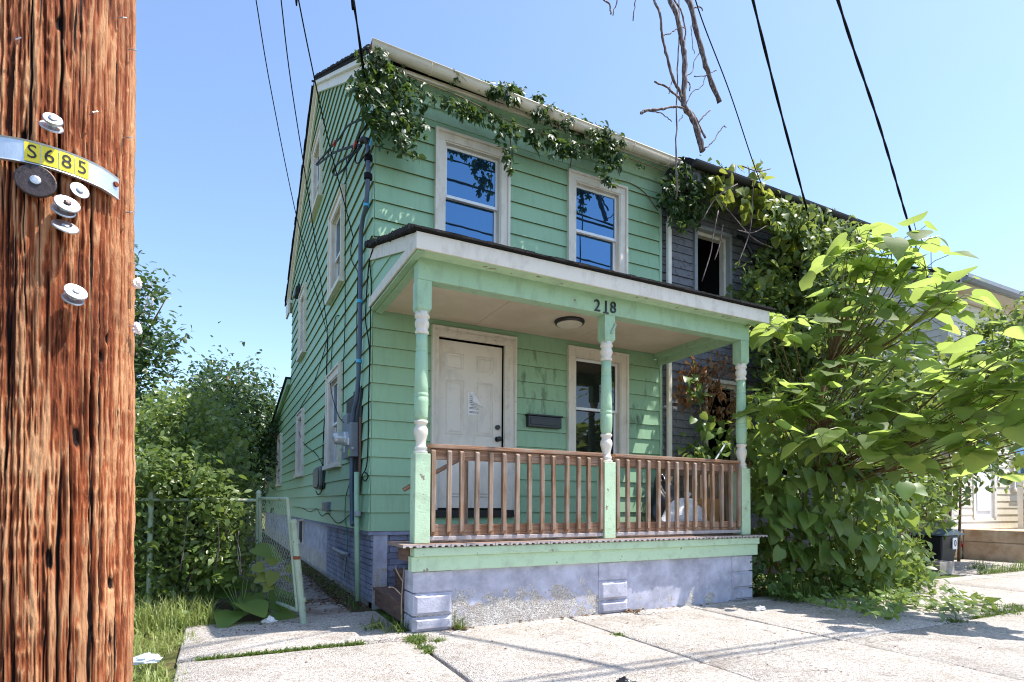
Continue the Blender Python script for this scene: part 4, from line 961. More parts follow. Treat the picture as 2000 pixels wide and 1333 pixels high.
def hitpole(x, y, R=PR+.002):
    v = ray(x+(690-y)*.0218+5, y); a = v[0]**2+v[1]**2; ox, oy = CAM[0]-PC[0], CAM[1]-PC[1]; b = 2*(v[0]*ox+v[1]*oy); c = ox*ox+oy*oy-R*R
    D_ = max(0, b*b-4*a*c); t_ = (-b-math.sqrt(D_))/(2*a); p = CAM+v*t_; return p, math.atan2(p[1]-PC[1], p[0]-PC[0])
# number strip
zc_, hh = 1.7245, .0205
tA = hitpole(-60, 300)[1]; tB = hitpole(229, 360)[1]
if tA > tB: tA -= 2*math.pi
sp = MB(); n = 40; R0 = PR+.005
zoff = lambda th: -.004*max(0, (th-tA)/(tB-tA)-.85)/.15
for k in range(n):
    a, b = tA+(tB-tA)*k/n, tA+(tB-tA)*(k+1)/n
    for (r0_, r1_, z0_, z1_) in ((R0+.0015, R0+.0015, -hh+.003, hh-.003), (R0+.0032, R0+.0015, -hh, -hh+.003), (R0+.0015, R0+.0032, hh-.003, hh), (R0-.004, R0+.0032, -hh, -hh), (R0+.0032, R0-.004, hh, hh)):
        pt = lambda th, r, z: (PC[0]+r*math.cos(th), PC[1]+r*math.sin(th), zc_+z+zoff(th)); sp.poly([pt(a, r0_, z0_), pt(b, r0_, z0_), pt(b, r1_, z1_), pt(a, r1_, z1_)])
strip = sp.build('number_strip', 'strip_metal', pole, recalc=False)
edges_px = [49, 80.5, 114, 145, 172]
ths = [hitpole(x, 305+(x-49)*.27)[1] for x in edges_px]
for k, ch in enumerate('S685'):
    a, b = ths[k], ths[k+1]; a, b = min(a, b)+.004, max(a, b)-.004; q = MB(); pt = lambda th, r, z: (PC[0]+r*math.cos(th), PC[1]+r*math.sin(th), zc_+z)
    for i in range(4): c0, c1 = a+(b-a)*i/4, a+(b-a)*(i+1)/4; q.poly([pt(c0, R0+.0028, -hh+.0035), pt(c1, R0+.0028, -hh+.0035), pt(c1, R0+.0028, hh-.0035), pt(c0, R0+.0028, hh-.0035)])
    tile = q.build('number_tile', 'tile_yellow', strip, recalc=False)
    V, F = text_faces(ch, .034); mid = (a+b)/2; q = MB(); sgn = 1
    q.pts([pt(mid+v[0]*.95/R0, R0+.0036, v[1]*1.0) for v in V]); q.f += F; q.build('number_character', 'ink', strip, recalc=False)
pB, tB_ = hitpole(224, 362); MB().disc((PC[0]+(R0+.001)*math.cos(tB-.05), PC[1]+(R0+.001)*math.sin(tB-.05), zc_+.002), (math.cos(tB-.05), math.sin(tB-.05), 0), .005, .004, 12).build('nail', 'rust', strip)
def washer(x, y, r, mat, tilt=(0, 0, 0), off=.004, th=.002, nail=.008, name='nail_washer', nmat=None):
    p, a = hitpole(x, y); n_ = Vector((math.cos(a), math.sin(a), 0)); nt = (n_+Vector(tilt)).normalized(); c = Vector(p)+n_*off; r *= .70; nail *= .75
    o = MB().disc(c, nt, r, th, 28, .0).build(name, mat, pole, smooth=False)
    MB().disc(c+nt*th*.9, nt, nail, .003, 14, .001).build('nail', nmat or mat, o)
    return c, nt, o
c, nt, o = washer(72, 360, .0425, 'dark_disc', (0, 0, .10), .006, .004, .011, 'pole_disc', 'steel_nail')
up = (Vector((0, 0, 1))-nt*nt.z).normalized(); rt = up.cross(nt)   # raised letters round the rim
for i, ch in enumerate('A.C.E. SYSTEM'):
    if ch == ' ': continue
    ang = math.radians(158-i*12.6); V, F = text_faces(ch, .0088); q = MB(); ca, sa = math.cos(ang), math.sin(ang); dirr = rt*ca+up*sa; tan = rt*sa-up*ca
    q.pts([tuple(c+nt*.0046+dirr*(.0240+v[1])+tan*v[0]) for v in V]); q.f += F; q.build('letter', 'emboss', o, recalc=False)
washer(153, 378, .0215, 'steel_nail', (.05, -.1, .25), .008)
washer(103, 250, .021, 'steel_nail', (0, 0, .5), .022, .004, .009); washer(101, 258, .025, 'steel_nail', (0, 0, .75), .012, .003)
washer(128, 408, .028, 'steel_nail', (0, 0, .55), .016, .003, .008, nmat='dark_disc'); washer(123, 418, .026, 'steel_nail', (0, 0, .7), .008, .003)
washer(126, 450, .029, 'steel_nail', (0, 0, .9), .010, .003)
washer(143, 578, .026, 'steel_nail', (0, 0, .6), .016, .003); washer(140, 590, .024, 'steel_nail', (0, 0, .8), .008, .003)
for (x, y) in ((35, 85), (178, 225), (234, 38), (246, 272), (247, 418), (255, 100), (262, 560), (255, 640)):
    p, a = hitpole(x, y); n_ = np.array([math.cos(a), math.sin(a), 0]); MB().tube([p-n_*.004, p+n_*.008, p+n_*.008+np.array([0, 0, .006]) + np.array([-n_[1], n_[0], 0])*.008], .0012, 5).build('staple', 'steel_nail', pole)
for (x, y) in ((268, 556), (266, 645)):
    p, a = hitpole(263, y); n_ = np.array([math.cos(a), math.sin(a), 0]); blob(tuple(p+n_*.006-np.array([0, 0, .01])), (.008, .008, .013), y, 10, .3).build('paper_scrap', 'paper', pole)

ax_ = Vector((_d[0], _d[1], 0)).normalized(); pole.rotation_mode = 'AXIS_ANGLE'; pole.rotation_axis_angle = (-.0218, ax_.x, ax_.y, 0); pole.location = (PC[0]+_r0[0]*.0245, PC[1]+_r0[1]*.0245, 0)
# ------------------------------------------------------------------ neighbouring houses
gh = thing('house', 'derelict dark grey clapboard house swallowed by vines beside the green one', 'house', (6.2, 3, 0))
GX0, GX1 = 4.165, 8.25
gwin = (4.785, 5.56, 3.98, 5.32); glow = (4.98, 5.78, 1.55, 3.02); glow2 = (6.6, 7.4, 1.55, 3.02); gup2 = (6.7, 7.45, 3.98, 5.32)
go = [gwin, glow, glow2, gup2]
gw = panels(FRONT, GX0, GX1, .0, 5.75, -.14, -.02, [inner(o, .05) for o in go]).build('front_wall', 'grey_siding', gh)
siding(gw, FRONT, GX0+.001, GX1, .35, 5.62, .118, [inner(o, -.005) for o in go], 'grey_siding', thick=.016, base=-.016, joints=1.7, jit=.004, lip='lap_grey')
for i, o in enumerate(go):
    m = MB(FRONT); w = .055
    m.box(o[0], o[0]+w, -.1, .03, o[2], o[3]); m.box(o[1]-w, o[1], -.1, .03, o[2], o[3]); m.box(o[0]+w, o[1]-w, -.1, .03, o[3]-w, o[3]); m.box(o[0]+w, o[1]-w, -.1, .04, o[2], o[2]+w)
    wn_ = m.build('window', 'tan_metal' if i in (0, 3) else 'old_white', gh, bevel=.004)
    m = MB(FRONT); m.box(o[0]+w, o[0]+w+.035, -.14, -.05, o[2]+w, o[3]-w); m.box(o[1]-w-.045, o[1]-w, -.14, -.05, o[2]+w, o[3]-w); m.box(o[0]+w+.035, o[1]-w-.045, -.14, -.05, o[3]-w-.05, o[3]-w); m.build('broken_sash', 'old_white', wn_)
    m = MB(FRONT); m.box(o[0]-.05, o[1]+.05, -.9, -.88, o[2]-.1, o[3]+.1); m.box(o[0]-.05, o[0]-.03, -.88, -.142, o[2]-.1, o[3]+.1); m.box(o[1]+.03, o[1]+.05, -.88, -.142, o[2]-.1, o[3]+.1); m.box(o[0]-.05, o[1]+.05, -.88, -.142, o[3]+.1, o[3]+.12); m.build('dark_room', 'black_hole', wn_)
gr = MB(); slope_slab(gr, GX0+.06, GX1+.1, -.46, 5.86, 4.1, 8.5, .06); slope_slab(gr, GX0+.06, GX1+.1, 8.6, 5.86, 4.101, 8.5, -.06); groof = gr.build('roof', 'shingle', gh)
MB().box(GX0+.06, GX1+.08, -.42, -.02, 5.66, 5.70).build('soffit', 'grey_siding', groof)
MB().box(GX0+.06, GX1+.09, -.445, -.4205, 5.66, 5.85).build('fascia', 'grey_siding', groof)
gm = MB(); gm.extrude([(-.446+.07*math.cos(math.pi*k/10)-.07, 5.86-.08*math.sin(math.pi*k/10)) for k in range(11)], 'x', GX0+.1, GX1+.1); gm.build('gutter', 'black_panel', groof)
MB().box(GX1-.1, GX1, .15, 8.2, 0, 5.9).build('rear_wall', 'grey_siding', gh)
dpp = thing('downpipe', 'white rectangular downpipe between the green and grey houses', 'downpipe', (4.24, -.05, 0))
MB().box(4.205, 4.272, -.095, -.04, .5, 5.2).build('pipe', 'white_trim', dpp, bevel=.01)
MB().box(4.2, 4.277, -.1, -.035, 4.0, 4.04).build('bracket', 'white_trim', dpp)
MB().tube(curve_pts([(4.24, -.07, 5.19), (4.24, -.1, 5.32), (4.22, -.25, 5.6), (4.2, -.29, 5.84)], 5), .035, 8).build('elbow', 'white_trim', dpp, smooth=True)
ch = thing('cable_guard', 'curved black strap arching out from the grey upper wall', 'strap', (6.0, -.1, 4.4))
MB().tube(curve_pts([PYp(x, y, yy_) for x, y, yy_ in ((1441, 462, -.05), (1450, 465, -.18), (1460, 480, -.28), (1468, 497, -.3), (1474, 514, -.25), (1480, 535, -.1))], 6), .03, 6).build('strap', 'black_metal', ch, smooth=True)
fl = thing('floodlight', 'small grey floodlight fixed under the grey house eave', 'light', PYp(1570, 465, -.45))
p = PYp(1574, 462, -.40)
MB().box(p[0]-.05, p[0]+.06, p[1]-.02, p[1]+.38, p[2]-.10, p[2]+.08).build('bracket', 'tan_metal', fl, bevel=.01)
for dz in (-.02, .06): MB().tube([p+np.array([-.05, -.03, dz]), p+np.array([-.14, -.08, dz-.02]), p+np.array([-.18, -.10, dz-.03])], [.035, .04, .055], 10).build('lamp', 'tan_metal', fl, smooth=False)

yh = thing('house', 'cream clapboard house with steps at the right edge', 'house', (15, 5, 0))
YX, YF = 12.36, .30
yo = [(13.25, 14.25, .86, 3.05), (15.0, 16.0, 1.5, 3.1), (13.4, 14.3, 3.9, 5.2), (15.2, 16.1, 3.9, 5.2)]
FY = lambda s, o, z: (s, YF-o, z); SY = lambda s, o, z: (YX-o, s, z)
yw = panels(FY, YX, 19, .3, 5.85, -.12, 0, [inner(o, .05) for o in yo]).build('front_wall', 'yellow_siding', yh)
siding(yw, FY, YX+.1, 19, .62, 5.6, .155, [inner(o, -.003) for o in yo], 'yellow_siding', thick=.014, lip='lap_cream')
ycl = [(-9, 4.3, -.5, 1, 5.98-.5*YF), (4.3, 20, .5, 1, 5.98+.5*(4.3-YF)+.5*4.3)]
yws = panels(SY, YF, 8.3, .3, 8.0, -.12, 0, [], clips=ycl, breaks=(4.3,)).build('side_wall', 'yellow_siding', yh)
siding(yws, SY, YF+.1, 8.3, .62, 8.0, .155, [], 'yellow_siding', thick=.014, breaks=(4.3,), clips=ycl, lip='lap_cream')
m = MB(); m.box(YX-.025, YX+.1, YF-.025, YF-.0005, .5, 5.75); m.box(YX-.025, YX-.0005, YF, YF+.1, .5, 5.75); m.build('corner_board', 'yellow_trim', yh)
yr = MB(); slope_slab(yr, YX-.3, 19, YF-.42, 5.84, 4.3, 8.2, .06); slope_slab(yr, YX-.3, 19, 9.0, 5.84, 4.301, 8.2, -.06); yroof = yr.build('roof', 'shingle', yh)
MB().box(YX-.26, 19, YF-.38, YF-.026, 5.72, 5.76).build('soffit', 'yellow_trim', yroof); MB().box(YX-.28, 19, YF-.42, YF-.3805, 5.72, 5.86).build('fascia', 'yellow_trim', yroof)
m = MB(); m.box(YX-.02, 19, YF-.10, YF-.0145, 5.58, 5.719); m.build('frieze', 'yellow_trim', yroof)
m = MB(); m.extrude([(YF-.3, 5.95), (4.3, 8.18), (4.3, 7.98), (YF-.3, 5.72)], 'x', YX-.28, YX-.2); m.box(YX-.2, YX-.03, YF-.3, YF+.3, 5.72, 5.80); m.build('rake_board', 'old_white', yroof)
gm = MB(); gm.extrude([(YF-.422, 5.86), (YF-.422, 5.74), (YF-.50, 5.74), (YF-.54, 5.80), (YF-.54, 5.88), (YF-.53, 5.88), (YF-.528, 5.82)], 'x', YX-.3, 19); gm.build('gutter', 'tan_metal', yroof)
o = yo[0]
m = MB(FY); m.box(o[0], o[0]+.09, -.05, .03, o[2], o[3]); m.box(o[1]-.09, o[1], -.05, .03, o[2], o[3]); m.box(o[0]+.09, o[1]-.09, -.05, .03, o[3]-.09, o[3]); dw_ = m.build('door_frame', 'white_trim', yh, bevel=.004)
m = MB(FY); m.box(o[0]+.092, o[1]-.092, -.05, -.01, o[2], o[3]-.092); dr = m.build('door', 'vinyl', yh, bevel=.004)
MB(FY).box(o[0]+.2, o[1]-.2, -.0095, .0, o[2]+1.1, o[3]-.25).build('pane', 'window_glass', dr); MB(FY).box(o[0]+.2, o[1]-.2, -.0095, .006, o[2]+.15, o[2]+.9).build('kick_panel', 'vinyl', dr, bevel=.01)
for o in yo[1:]: window(yh, FY, *o, wid=.10, mat='white_trim')
MB().box(YX, 19, YF+.02, YF+.15, -.1, .61).build('foundation', 'step_concrete', yh)
for k in range(8):
    for i in range(3):
        MB().box(12.37+i*.14+(.06 if k % 2 else 0), 12.37+i*.14+.128+(.06 if k % 2 else 0), YF-.01, YF+.019, .02+k*.072, .02+k*.072+.062).build('brick', 'red_cap' if k in (3, 4) and i else 'step_concrete', bpy.data.objects['foundation.001'] if 'foundation.001' in bpy.data.objects else yh)
ys = thing('steps', 'tan concrete stoop and steps in front of the cream house', 'steps', (13.6, -.5, 0))
MB().box(12.80, 14.9, -.82, YF-.012, -.1, .36).build('lower_block', 'step_concrete', ys, bevel=.015); MB().box(12.82, 14.9, -.80, YF-.012, .3605, .62).build('upper_block', 'step_concrete', ys, bevel=.02)
for k, z in enumerate((.42, .21)): MB().box(13.3, 14.9, -.83-.3*(k+1), -.825-.3*k, -.1, z).build('step', 'step_concrete', ys, bevel=.015)
pw_ = thing('stair_wall', 'low cream clapboard side wall with sloping brown cap by the stoop', 'wall', (15, -.1, .6))
top = lambda x: 1.78-.42*(x-14.35)
m = MB(); m.extrude([(14.36, .621), (16.6, .621), (16.6, top(16.6)), (14.36, top(14.36))], 'y', -.16, -.06); m.build('core', 'yellow_siding', pw_)
for k in range(8):
    za = .63+k*.145; xe = min(16.6, 14.35+(1.78-za-.145)/.42)
    if xe < 14.45: break
    m = MB(); m.poly([(14.36, -.180, za), (xe, -.180, za), (xe, -.165, za+.145), (14.36, -.165, za+.145)]); m.poly([(14.36, -.180, za), (xe, -.180, za), (xe, -.161, za), (14.36, -.161, za)]); m.build('siding_board', 'yellow_siding', pw_, recalc=False)
m = MB(); m.extrude([(14.30, top(14.30)), (16.7, top(16.7)), (16.7, top(16.7)+.05), (14.30, top(14.30)+.05)], 'y', -.20, -.02); m.build('cap', 'rail_wood_h', pw_, bevel=.004)
m = MB(); m.extrude([(14.38, 1.16), (16.0, .72), (16.0, .80), (14.38, 1.26)], 'y', -.235, -.185); m.build('rail', 'rail_wood_h', pw_, bevel=.004)

wf = thing('wood_fence', 'weathered grey wood plank fence beside the cream house', 'fence', (11.6, .6, 0))
for k in range(9):
    x = 11.05+k*.145; MB().extrude([(x, 0), (x+.135, 0), (x+.135, 1.45), (x+.10, 1.55+random.uniform(-.03, .03)), (x+.035, 1.55), (x, 1.45)], 'y', .62, .64).build('plank', 'fence_wood', wf)
MB().box(11.0, 12.35, .641, .68, .4, .5).build('rail', 'fence_wood', wf); MB().box(11.0, 12.35, .641, .68, 1.1, 1.2).build('rail', 'fence_wood', wf)
bn = thing('trash_bin', 'black wheeled trash bin with grey lid in front of the plank fence', 'trash bin', (9.95, -.6, 0))
m = MB(); i = m.pts([(9.72, -.80, .02), (10.12, -.80, .02), (10.12, -.40, .02), (9.72, -.40, .02), (9.64, -.88, .60), (10.2, -.88, .60), (10.2, -.34, .60), (9.64, -.34, .60)])
m.f += [[i+a for a in q] for q in ((0, 3, 2, 1), (4, 5, 6, 7), (0, 1, 5, 4), (1, 2, 6, 5), (2, 3, 7, 6), (3, 0, 4, 7))]; m.build('body', 'bin_black', bn, bevel=.03)
m = MB(); m.extrude([(9.58, .602), (10.26, .602), (10.24, .63), (9.92, .72), (9.62, .64)], 'y', -.93, -.30); m.build('lid', 'bin_lid', bn, bevel=.015)
m = MB(); m.poly([(9.95, -.885, .36), (10.09, -.885, .36), (10.09, -.890, .56), (9.95, -.890, .56)]); m.poly([(9.95, -.885, .36), (9.95, -.890, .56), (9.952, -.87, .56), (9.952, -.87, .36)]); lb = m.build('label', 'sign_label', bn, recalc=False)
V, F = text_faces('0', .16); m = MB(); m.pts([(10.02+v[0], -.893, .46+v[1]) for v in V]); m.f += F; m.build('mark', 'ink', bn, recalc=False)
m = MB(); m.tube([(9.70, -.36, .09), (9.74, -.36, .09)], .09, 16); m.build('wheel', 'bin_black', bn)
cb = thing('concrete_block', 'small grey concrete block at the foot of the trash bin', 'block', (9.45, -1.0, 0))
MB().box(9.05, 9.5, -1.12, -.92, -.02, .19).build('block', 'path_concrete', cb, bevel=.01)

# ------------------------------------------------------------------ chain-link fence and gate on the left
def chainlink(P00, P10, P01, P11, cell=.034, r=.0021):
    P00, P10, P01, P11 = map(lambda p: np.array(p, float), (P00, P10, P01, P11)); W = np.linalg.norm(P10-P00); H = np.linalg.norm(P01-P00)
    nx, nz = max(2, int(W/cell)), max(2, int(H/cell)); V = []; F = []
    f = lambda u, v: (P00*(1-u)+P10*u)*(1-v)+(P01*(1-u)+P11*u)*v
    nrm = np.cross(P10-P00, P01-P00); nrm /= np.linalg.norm(nrm)
    for i in range(nx):
        path = [f(min(1, (i+((k+i) % 2)*1.04)/nx), k/nz)+nrm*(r if k % 2 else -r) for k in range(nz+1)]
        off = [np.array([r, 0, 0]), np.array([-.5*r, .87*r, 0]), np.array([-.5*r, -.87*r, 0])]; b0 = len(V)
        for p_ in path: V += [p_+o_ for o_ in off]
        for k in range(nz):
            for a in range(3): F.append((b0+k*3+a, b0+k*3+(a+1) % 3, b0+k*3+3+(a+1) % 3, b0+k*3+3+a))
    return np_mesh('wire_mesh', np.array(V), np.array(F), 'galv_green')
fen = thing('chain_link_fence', 'rusty green chain-link fence half hidden in the left shrubs', 'fence', (-2.6, .25, 0))
attach(bpy.data.objects.new('wire_mesh', chainlink((-1.12, .23, .08), (-4.9, .45, .08), (-1.12, .23, 1.12), (-4.9, .45, 1.12))), fen)
for x, y in ((-1.11, .22), (-2.07, .28), (-3.3, .36), (-4.6, .43)):
    o = MB().tube([(x, y, 0), (x, y, 1.2)], .026, 10).build('post', 'galv_green', fen, smooth=False)
    blob((x, y, 1.19), (.03, .03, .03), 1, 6, 0).build('post_cap', 'galv_green', o)
MB().tube([(-1.11, .22, 1.13), (-4.6, .43, 1.13)], .017, 8).build('top_rail', 'galv_green', fen)
gate = thing('gate', 'open chain-link gate on a leaning pale green frame over the path', 'gate', (-1.0, -.2, 0))
Hb, Ht = np.array([-1.065, .19, .13]), np.array([-1.10, .19, 1.15]); Lb, Lt = np.array([-.815, -.72, .12]), np.array([-.92, -.72, 1.14])
attach(bpy.data.objects.new('wire_mesh', chainlink(Hb, Lb, Ht, Lt)), gate)
for a, b, nm in ((Hb, Ht, 'hinge_stile'), (Lb, Lt, 'latch_stile'), (Ht, Lt, 'top_rail'), (Hb, Lb, 'bottom_rail')): MB().tube([a, b], .017, 8).build(nm, 'galv_green', gate)
MB().tube([Lb+np.array([.05, -.03, -.12]), Lb+(Lt-Lb)*.82+np.array([.03, -.03, 0])], .030, 10).build('gate_post', 'galv_green', gate, smooth=False)
for u in (.1, .62): q = Lb+(Lt-Lb)*u+np.array([.045-.02*u, -.03, 0]); MB().tube([q-np.array([0, 0, .02]), q+np.array([0, 0, .02])], .036, 10).build('band', 'galv_green' if u != .52 else 'rust', gate)
q = Lb+(Lt-Lb)*.48+np.array([.04, -.03, 0]); MB().box(q[0]-.04, q[0]+.02, q[1]-.033, q[1]+.02, q[2]-.018, q[2]+.012).build('latch', 'rust', gate, bevel=.005)
q = Lb+(Lt-Lb)*.80+np.array([.03, -.03, 0]); MB().tube([q, q+np.array([.09, -.02, .02])], .012, 6).build('latch_arm', 'telecom_grey', gate); MB().tube([q+np.array([0, 0, -.012]), q+np.array([0, 0, .012])], .036, 8).build('band', 'galv_green', gate)

for o in list(bpy.data.objects):
    if o.name.startswith('wire_mesh'): o['kind'] = 'stuff'
# ------------------------------------------------------------------ plants
def fan(mid, edge):       # leaf from midrib points and one side's rim points; triangles, both sides
    V = [(0, y, z) for y, z in mid]; nm = len(V); F = []
    for sgn in (1, -1):
        b = len(V); V += [(sgn*x, y, z) for x, y, z in edge]
        i = j = 0; ne = len(edge)
        while i < nm-1 or j < ne-1:
            adv_e = j < ne-1 and (i >= nm-1 or edge[j+1][1] <= mid[i+1][0]+.02)
            t_ = (i, b+j, b+j+1) if adv_e else (i, b+j, i+1)
            F.append(t_ if sgn > 0 else t_[::-1])
            if adv_e: j += 1
            else: i += 1
    return np.array(V, float), np.array(F, int)
def heart(n=5, wav=.0, fold=.22, droop=.25, width=1.0, seed=0):
    rg_ = np.random.default_rng(seed); out = []
    base = [(.07, -.03), (.20, -.09), (.34, -.05), (.44, .08), (.47, .24), (.43, .42), (.34, .59), (.22, .76), (.11, .89)]
    if n < 9: base = [base[i] for i in (1, 3, 4, 6, 8)][:n]
    for x, y in base:
        x2 = x*width*(1+rg_.uniform(-wav, wav)); out.append((x2, y+rg_.uniform(-wav, wav)*.2, fold*x2*x2*1.6+fold*x2*.25-droop*y*y+rg_.uniform(-wav, wav)*.2))
    mid = [(y, -droop*y*y) for y in ((0, .25, .5, .75, 1.0) if n >= 9 else (0, .4, 1.0))]
    return fan(mid, out)
def ovate(fold=.2, droop=.2, width=.3):
    return fan([(0, 0), (.5, -droop*.25), (1, -droop)], [(width*.7, .2, fold*.15), (width, .45, fold*.2-droop*.2), (width*.6, .78, fold*.1-droop*.6)])
def lobed(seed=0):
    pts = [(.12, -.08), (.40, -.02), (.52, .28), (.26, .34), (.22, .62), (.05, .88)]
    return fan([(0, 0), (.35, -.02), (.7, -.1), (1, -.22)], [(x, y, .16*x-.2*y*y) for x, y in pts])
def creeper():
    V = []; F = []
    for a in (-1.5, -.75, 0, .75, 1.5):
        v, f = ovate(.1, .25, .2); L = (.95 if abs(a) < .1 else .85 if abs(a) < 1 else .62); c, s_ = math.cos(a), math.sin(a)
        v = v*L; v = np.stack([v[:, 0]*c+v[:, 1]*s_, -v[:, 0]*s_+v[:, 1]*c, v[:, 2]], -1); F.append(f+sum(len(q) for q in V)); V.append(v)
    return np.concatenate(V), np.concatenate(F)
def in_poly(poly, x, y):
    c = np.zeros(len(x), bool); n = len(poly); j = n-1
    for i in range(n):
        xi, yi = poly[i]; xj, yj = poly[j]
        c ^= ((yi > y) != (yj > y)) & (x < (xj-xi)*(y-yi)/(yj-yi+1e-12)+xi); j = i
    return c
def poly_sample(poly, n):
    P = np.array(poly, float); lo, hi = P.min(0), P.max(0); out = np.zeros((0, 2))
    while len(out) < n:
        q = lo+(hi-lo)*RNG.random((n*3, 2)); out = np.concatenate([out, q[in_poly(poly, q[:, 0], q[:, 1])]])
    return out[:n]
RAYS = lambda q: _d[None]+_r[None]*((q[:, 0:1]-1000)/FPX)-_u[None]*((q[:, 1:2]-PY)/FPX)
def vol(poly, n, t0, t1, clumps=0, spread=.1):     # points in the solid angle of a region between two distances
    m = clumps or n; q = poly_sample(poly, m); t_ = t0+(t1-t0)*RNG.random((m, 1)); c = CAM+RAYS(q)*t_
    if not clumps: return c
    return c[RNG.integers(0, m, n)]+RNG.normal(0, spread, (n, 3))
def wallpts(poly, n, y0, y1, clumps=0, spread=.08):
    m = clumps or n; q = poly_sample(poly, m); v = RAYS(q); yy_ = y0+(y1-y0)*RNG.random((m, 1)); c = CAM+v*((yy_-CAM[1])/v[:, 1:2])
    if not clumps: return c
    return c[RNG.integers(0, m, n)]+RNG.normal(0, spread, (n, 3))*np.array([1, .5, 1])
def unit(a): return a/np.maximum(1e-9, np.linalg.norm(a, axis=1, keepdims=True))
def frames(n, up=1.0, rnd=.6, toward=(0, -.5, 0), tipdown=.4):
    nrm = unit(np.array([0, 0, 1.0])*up+RNG.normal(0, rnd, (n, 3))+np.array(toward)); tip = RNG.normal(0, 1, (n, 3))+np.array([0, 0, -tipdown])*2
    tip = unit(tip-nrm*(tip*nrm).sum(1, keepdims=True)); return nrm, tip
def leaf_batch(kinds, P, N, T, S):
    V, F, Rn = [], [], []; off = 0; which = RNG.integers(0, len(kinds), len(P)); X = np.cross(T, N)
    for k, (lv, lf) in enumerate(kinds):
        s_ = which == k
        if not s_.any(): continue
        p, n_, t_, x_, z_ = P[s_], N[s_], T[s_], X[s_], S[s_]
        vv = p[:, None]+z_[:, None, None]*(x_[:, None]*lv[None, :, 0:1]+t_[:, None]*lv[None, :, 1:2]+n_[:, None]*lv[None, :, 2:3])
        ff = lf[None]+(np.arange(len(p))*len(lv))[:, None, None]+off; V.append(vv.reshape(-1, 3)); F.append(ff.reshape(-1, 3)); Rn.append(np.repeat(RNG.random(len(p)), len(lf))); off += len(p)*len(lv)
    return np.concatenate(V), np.concatenate(F), np.concatenate(Rn)
LEAFMESH = {}
def plant_leaves(root, kinds, P, N, T, S, mat, singles=300, key=None, stuffname='foliage', smat=None):
    P, N, T, S = map(np.asarray, (P, N, T, S)); n = len(P)
    big = np.argsort(-(S/np.maximum(.5, (P-CAM)@_d)**1.6))[:singles]; mask = np.zeros(n, bool); mask[big] = True
    if singles:
        key = key or mat
        if key not in LEAFMESH:
            LEAFMESH[key] = []
            for lv, lf in kinds:
                me = np_mesh('leaf', lv, lf, smat or mat); me.shade_smooth(); LEAFMESH[key].append(me)
        X = np.cross(T, N); bs = BASES[root.name]
        for i in big:
            o = bpy.data.objects.new('leaf', LEAFMESH[key][random.randrange(len(kinds))]); COL.objects.link(o); o.parent = root
            s_ = S[i]; M = Matrix(((X[i, 0]*s_, T[i, 0]*s_, N[i, 0]*s_, P[i, 0]-bs.x), (X[i, 1]*s_, T[i, 1]*s_, N[i, 1]*s_, P[i, 1]-bs.y), (X[i, 2]*s_, T[i, 2]*s_, N[i, 2]*s_, P[i, 2]-bs.z), (0, 0, 0, 1)))
            o.matrix_basis = M
    if (~mask).any():
        V, F, R_ = leaf_batch(kinds, P[~mask], N[~mask], T[~mask], S[~mask]); me = np_mesh(stuffname, V, F, mat, R_); me.shade_smooth()
        o = bpy.data.objects.new(stuffname, me); attach(o, root); o['kind'] = 'stuff'
def stems(root, paths, r, mat='vine_stem', name='stem'):
    for p in paths:
        rr = r if not hasattr(r, '__len__') else list(np.linspace(r[0], r[1], len(curve_pts(p, 4))))
        MB().tube(curve_pts(p, 4), rr, 6).build(name, mat, root, smooth=True)
HEART = [heart(5, .06, .2, .25, seed=1), heart(5, .08, .35, .1, seed=2), heart(5, .08, .1, .4, .9, seed=3)]
HEARTBIG = [heart(9, .06, .18, .20, 1.0, 1), heart(9, .07, .08, .30, .95, 2), heart(9, .07, .26, .10, 1.05, 3), heart(9, .08, -.12, .22, 1.0, 4)]
OVATE = [ovate(.3, .15, .27), ovate(.5, .3, .24), ovate(.1, .4, .3)]; CREEP = [creeper()]; LOBED = [lobed()]

# creeper on the gutter of the green house
cp = thing('creeper_vine', 'leafy creeper spilling over the cream gutter of the green house', 'vine', (2, -.3, 5.9))
Pn = [wallpts([(692, 160), (716, 92), (745, 95), (790, 140), (820, 180), (828, 240), (812, 285), (790, 318), (772, 300), (768, 262), (742, 272), (722, 240), (700, 215)], 950, -.42, -.14, 130, .045),
      wallpts([(800, 160), (870, 185), (940, 215), (1010, 245), (1070, 265), (1135, 290), (1120, 305), (1050, 285), (960, 248), (880, 215), (810, 190)], 260, -.36, -.22, 60, .035),
      wallpts([(890, 205), (940, 215), (1010, 240), (1015, 268), (975, 275), (930, 240)], 110, -.36, -.25, 22, .035),
      wallpts([(982, 250), (1004, 255), (1002, 300), (996, 345), (986, 340), (980, 290)], 60, -.36, -.28, 18, .02),
      wallpts([(930, 172), (960, 164), (1010, 168), (1050, 188), (1100, 222), (1160, 240), (1205, 256), (1210, 272), (1160, 266), (1100, 250), (1040, 218), (980, 194)], 820, -.38, -.1, 90, .032),
      wallpts([(880, 152), (900, 142), (910, 155), (890, 165)], 22, -.36, -.25, 6, .02),
      wallpts([(1165, 262), (1215, 262), (1228, 290), (1212, 325), (1195, 365), (1180, 350), (1160, 320), (1158, 290)], 330, -.42, -.25, 40, .03),
      wallpts([(1010, 250), (1070, 255), (1160, 290), (1150, 320), (1080, 300), (1020, 275)], 170, -.38, -.22, 34, .03),
      wallpts([(1232, 312), (1262, 320), (1262, 332), (1235, 326)], 8, -.3, -.2)]
Pn = np.concatenate(Pn); n = len(Pn); N_, T_ = frames(n, .6, .55, (.1, -.7, 0), .8)
plant_leaves(cp, CREEP+OVATE, Pn, N_, T_, RNG.uniform(.045, .10, n), 'leaf_creeper', 300)
yv = -.30
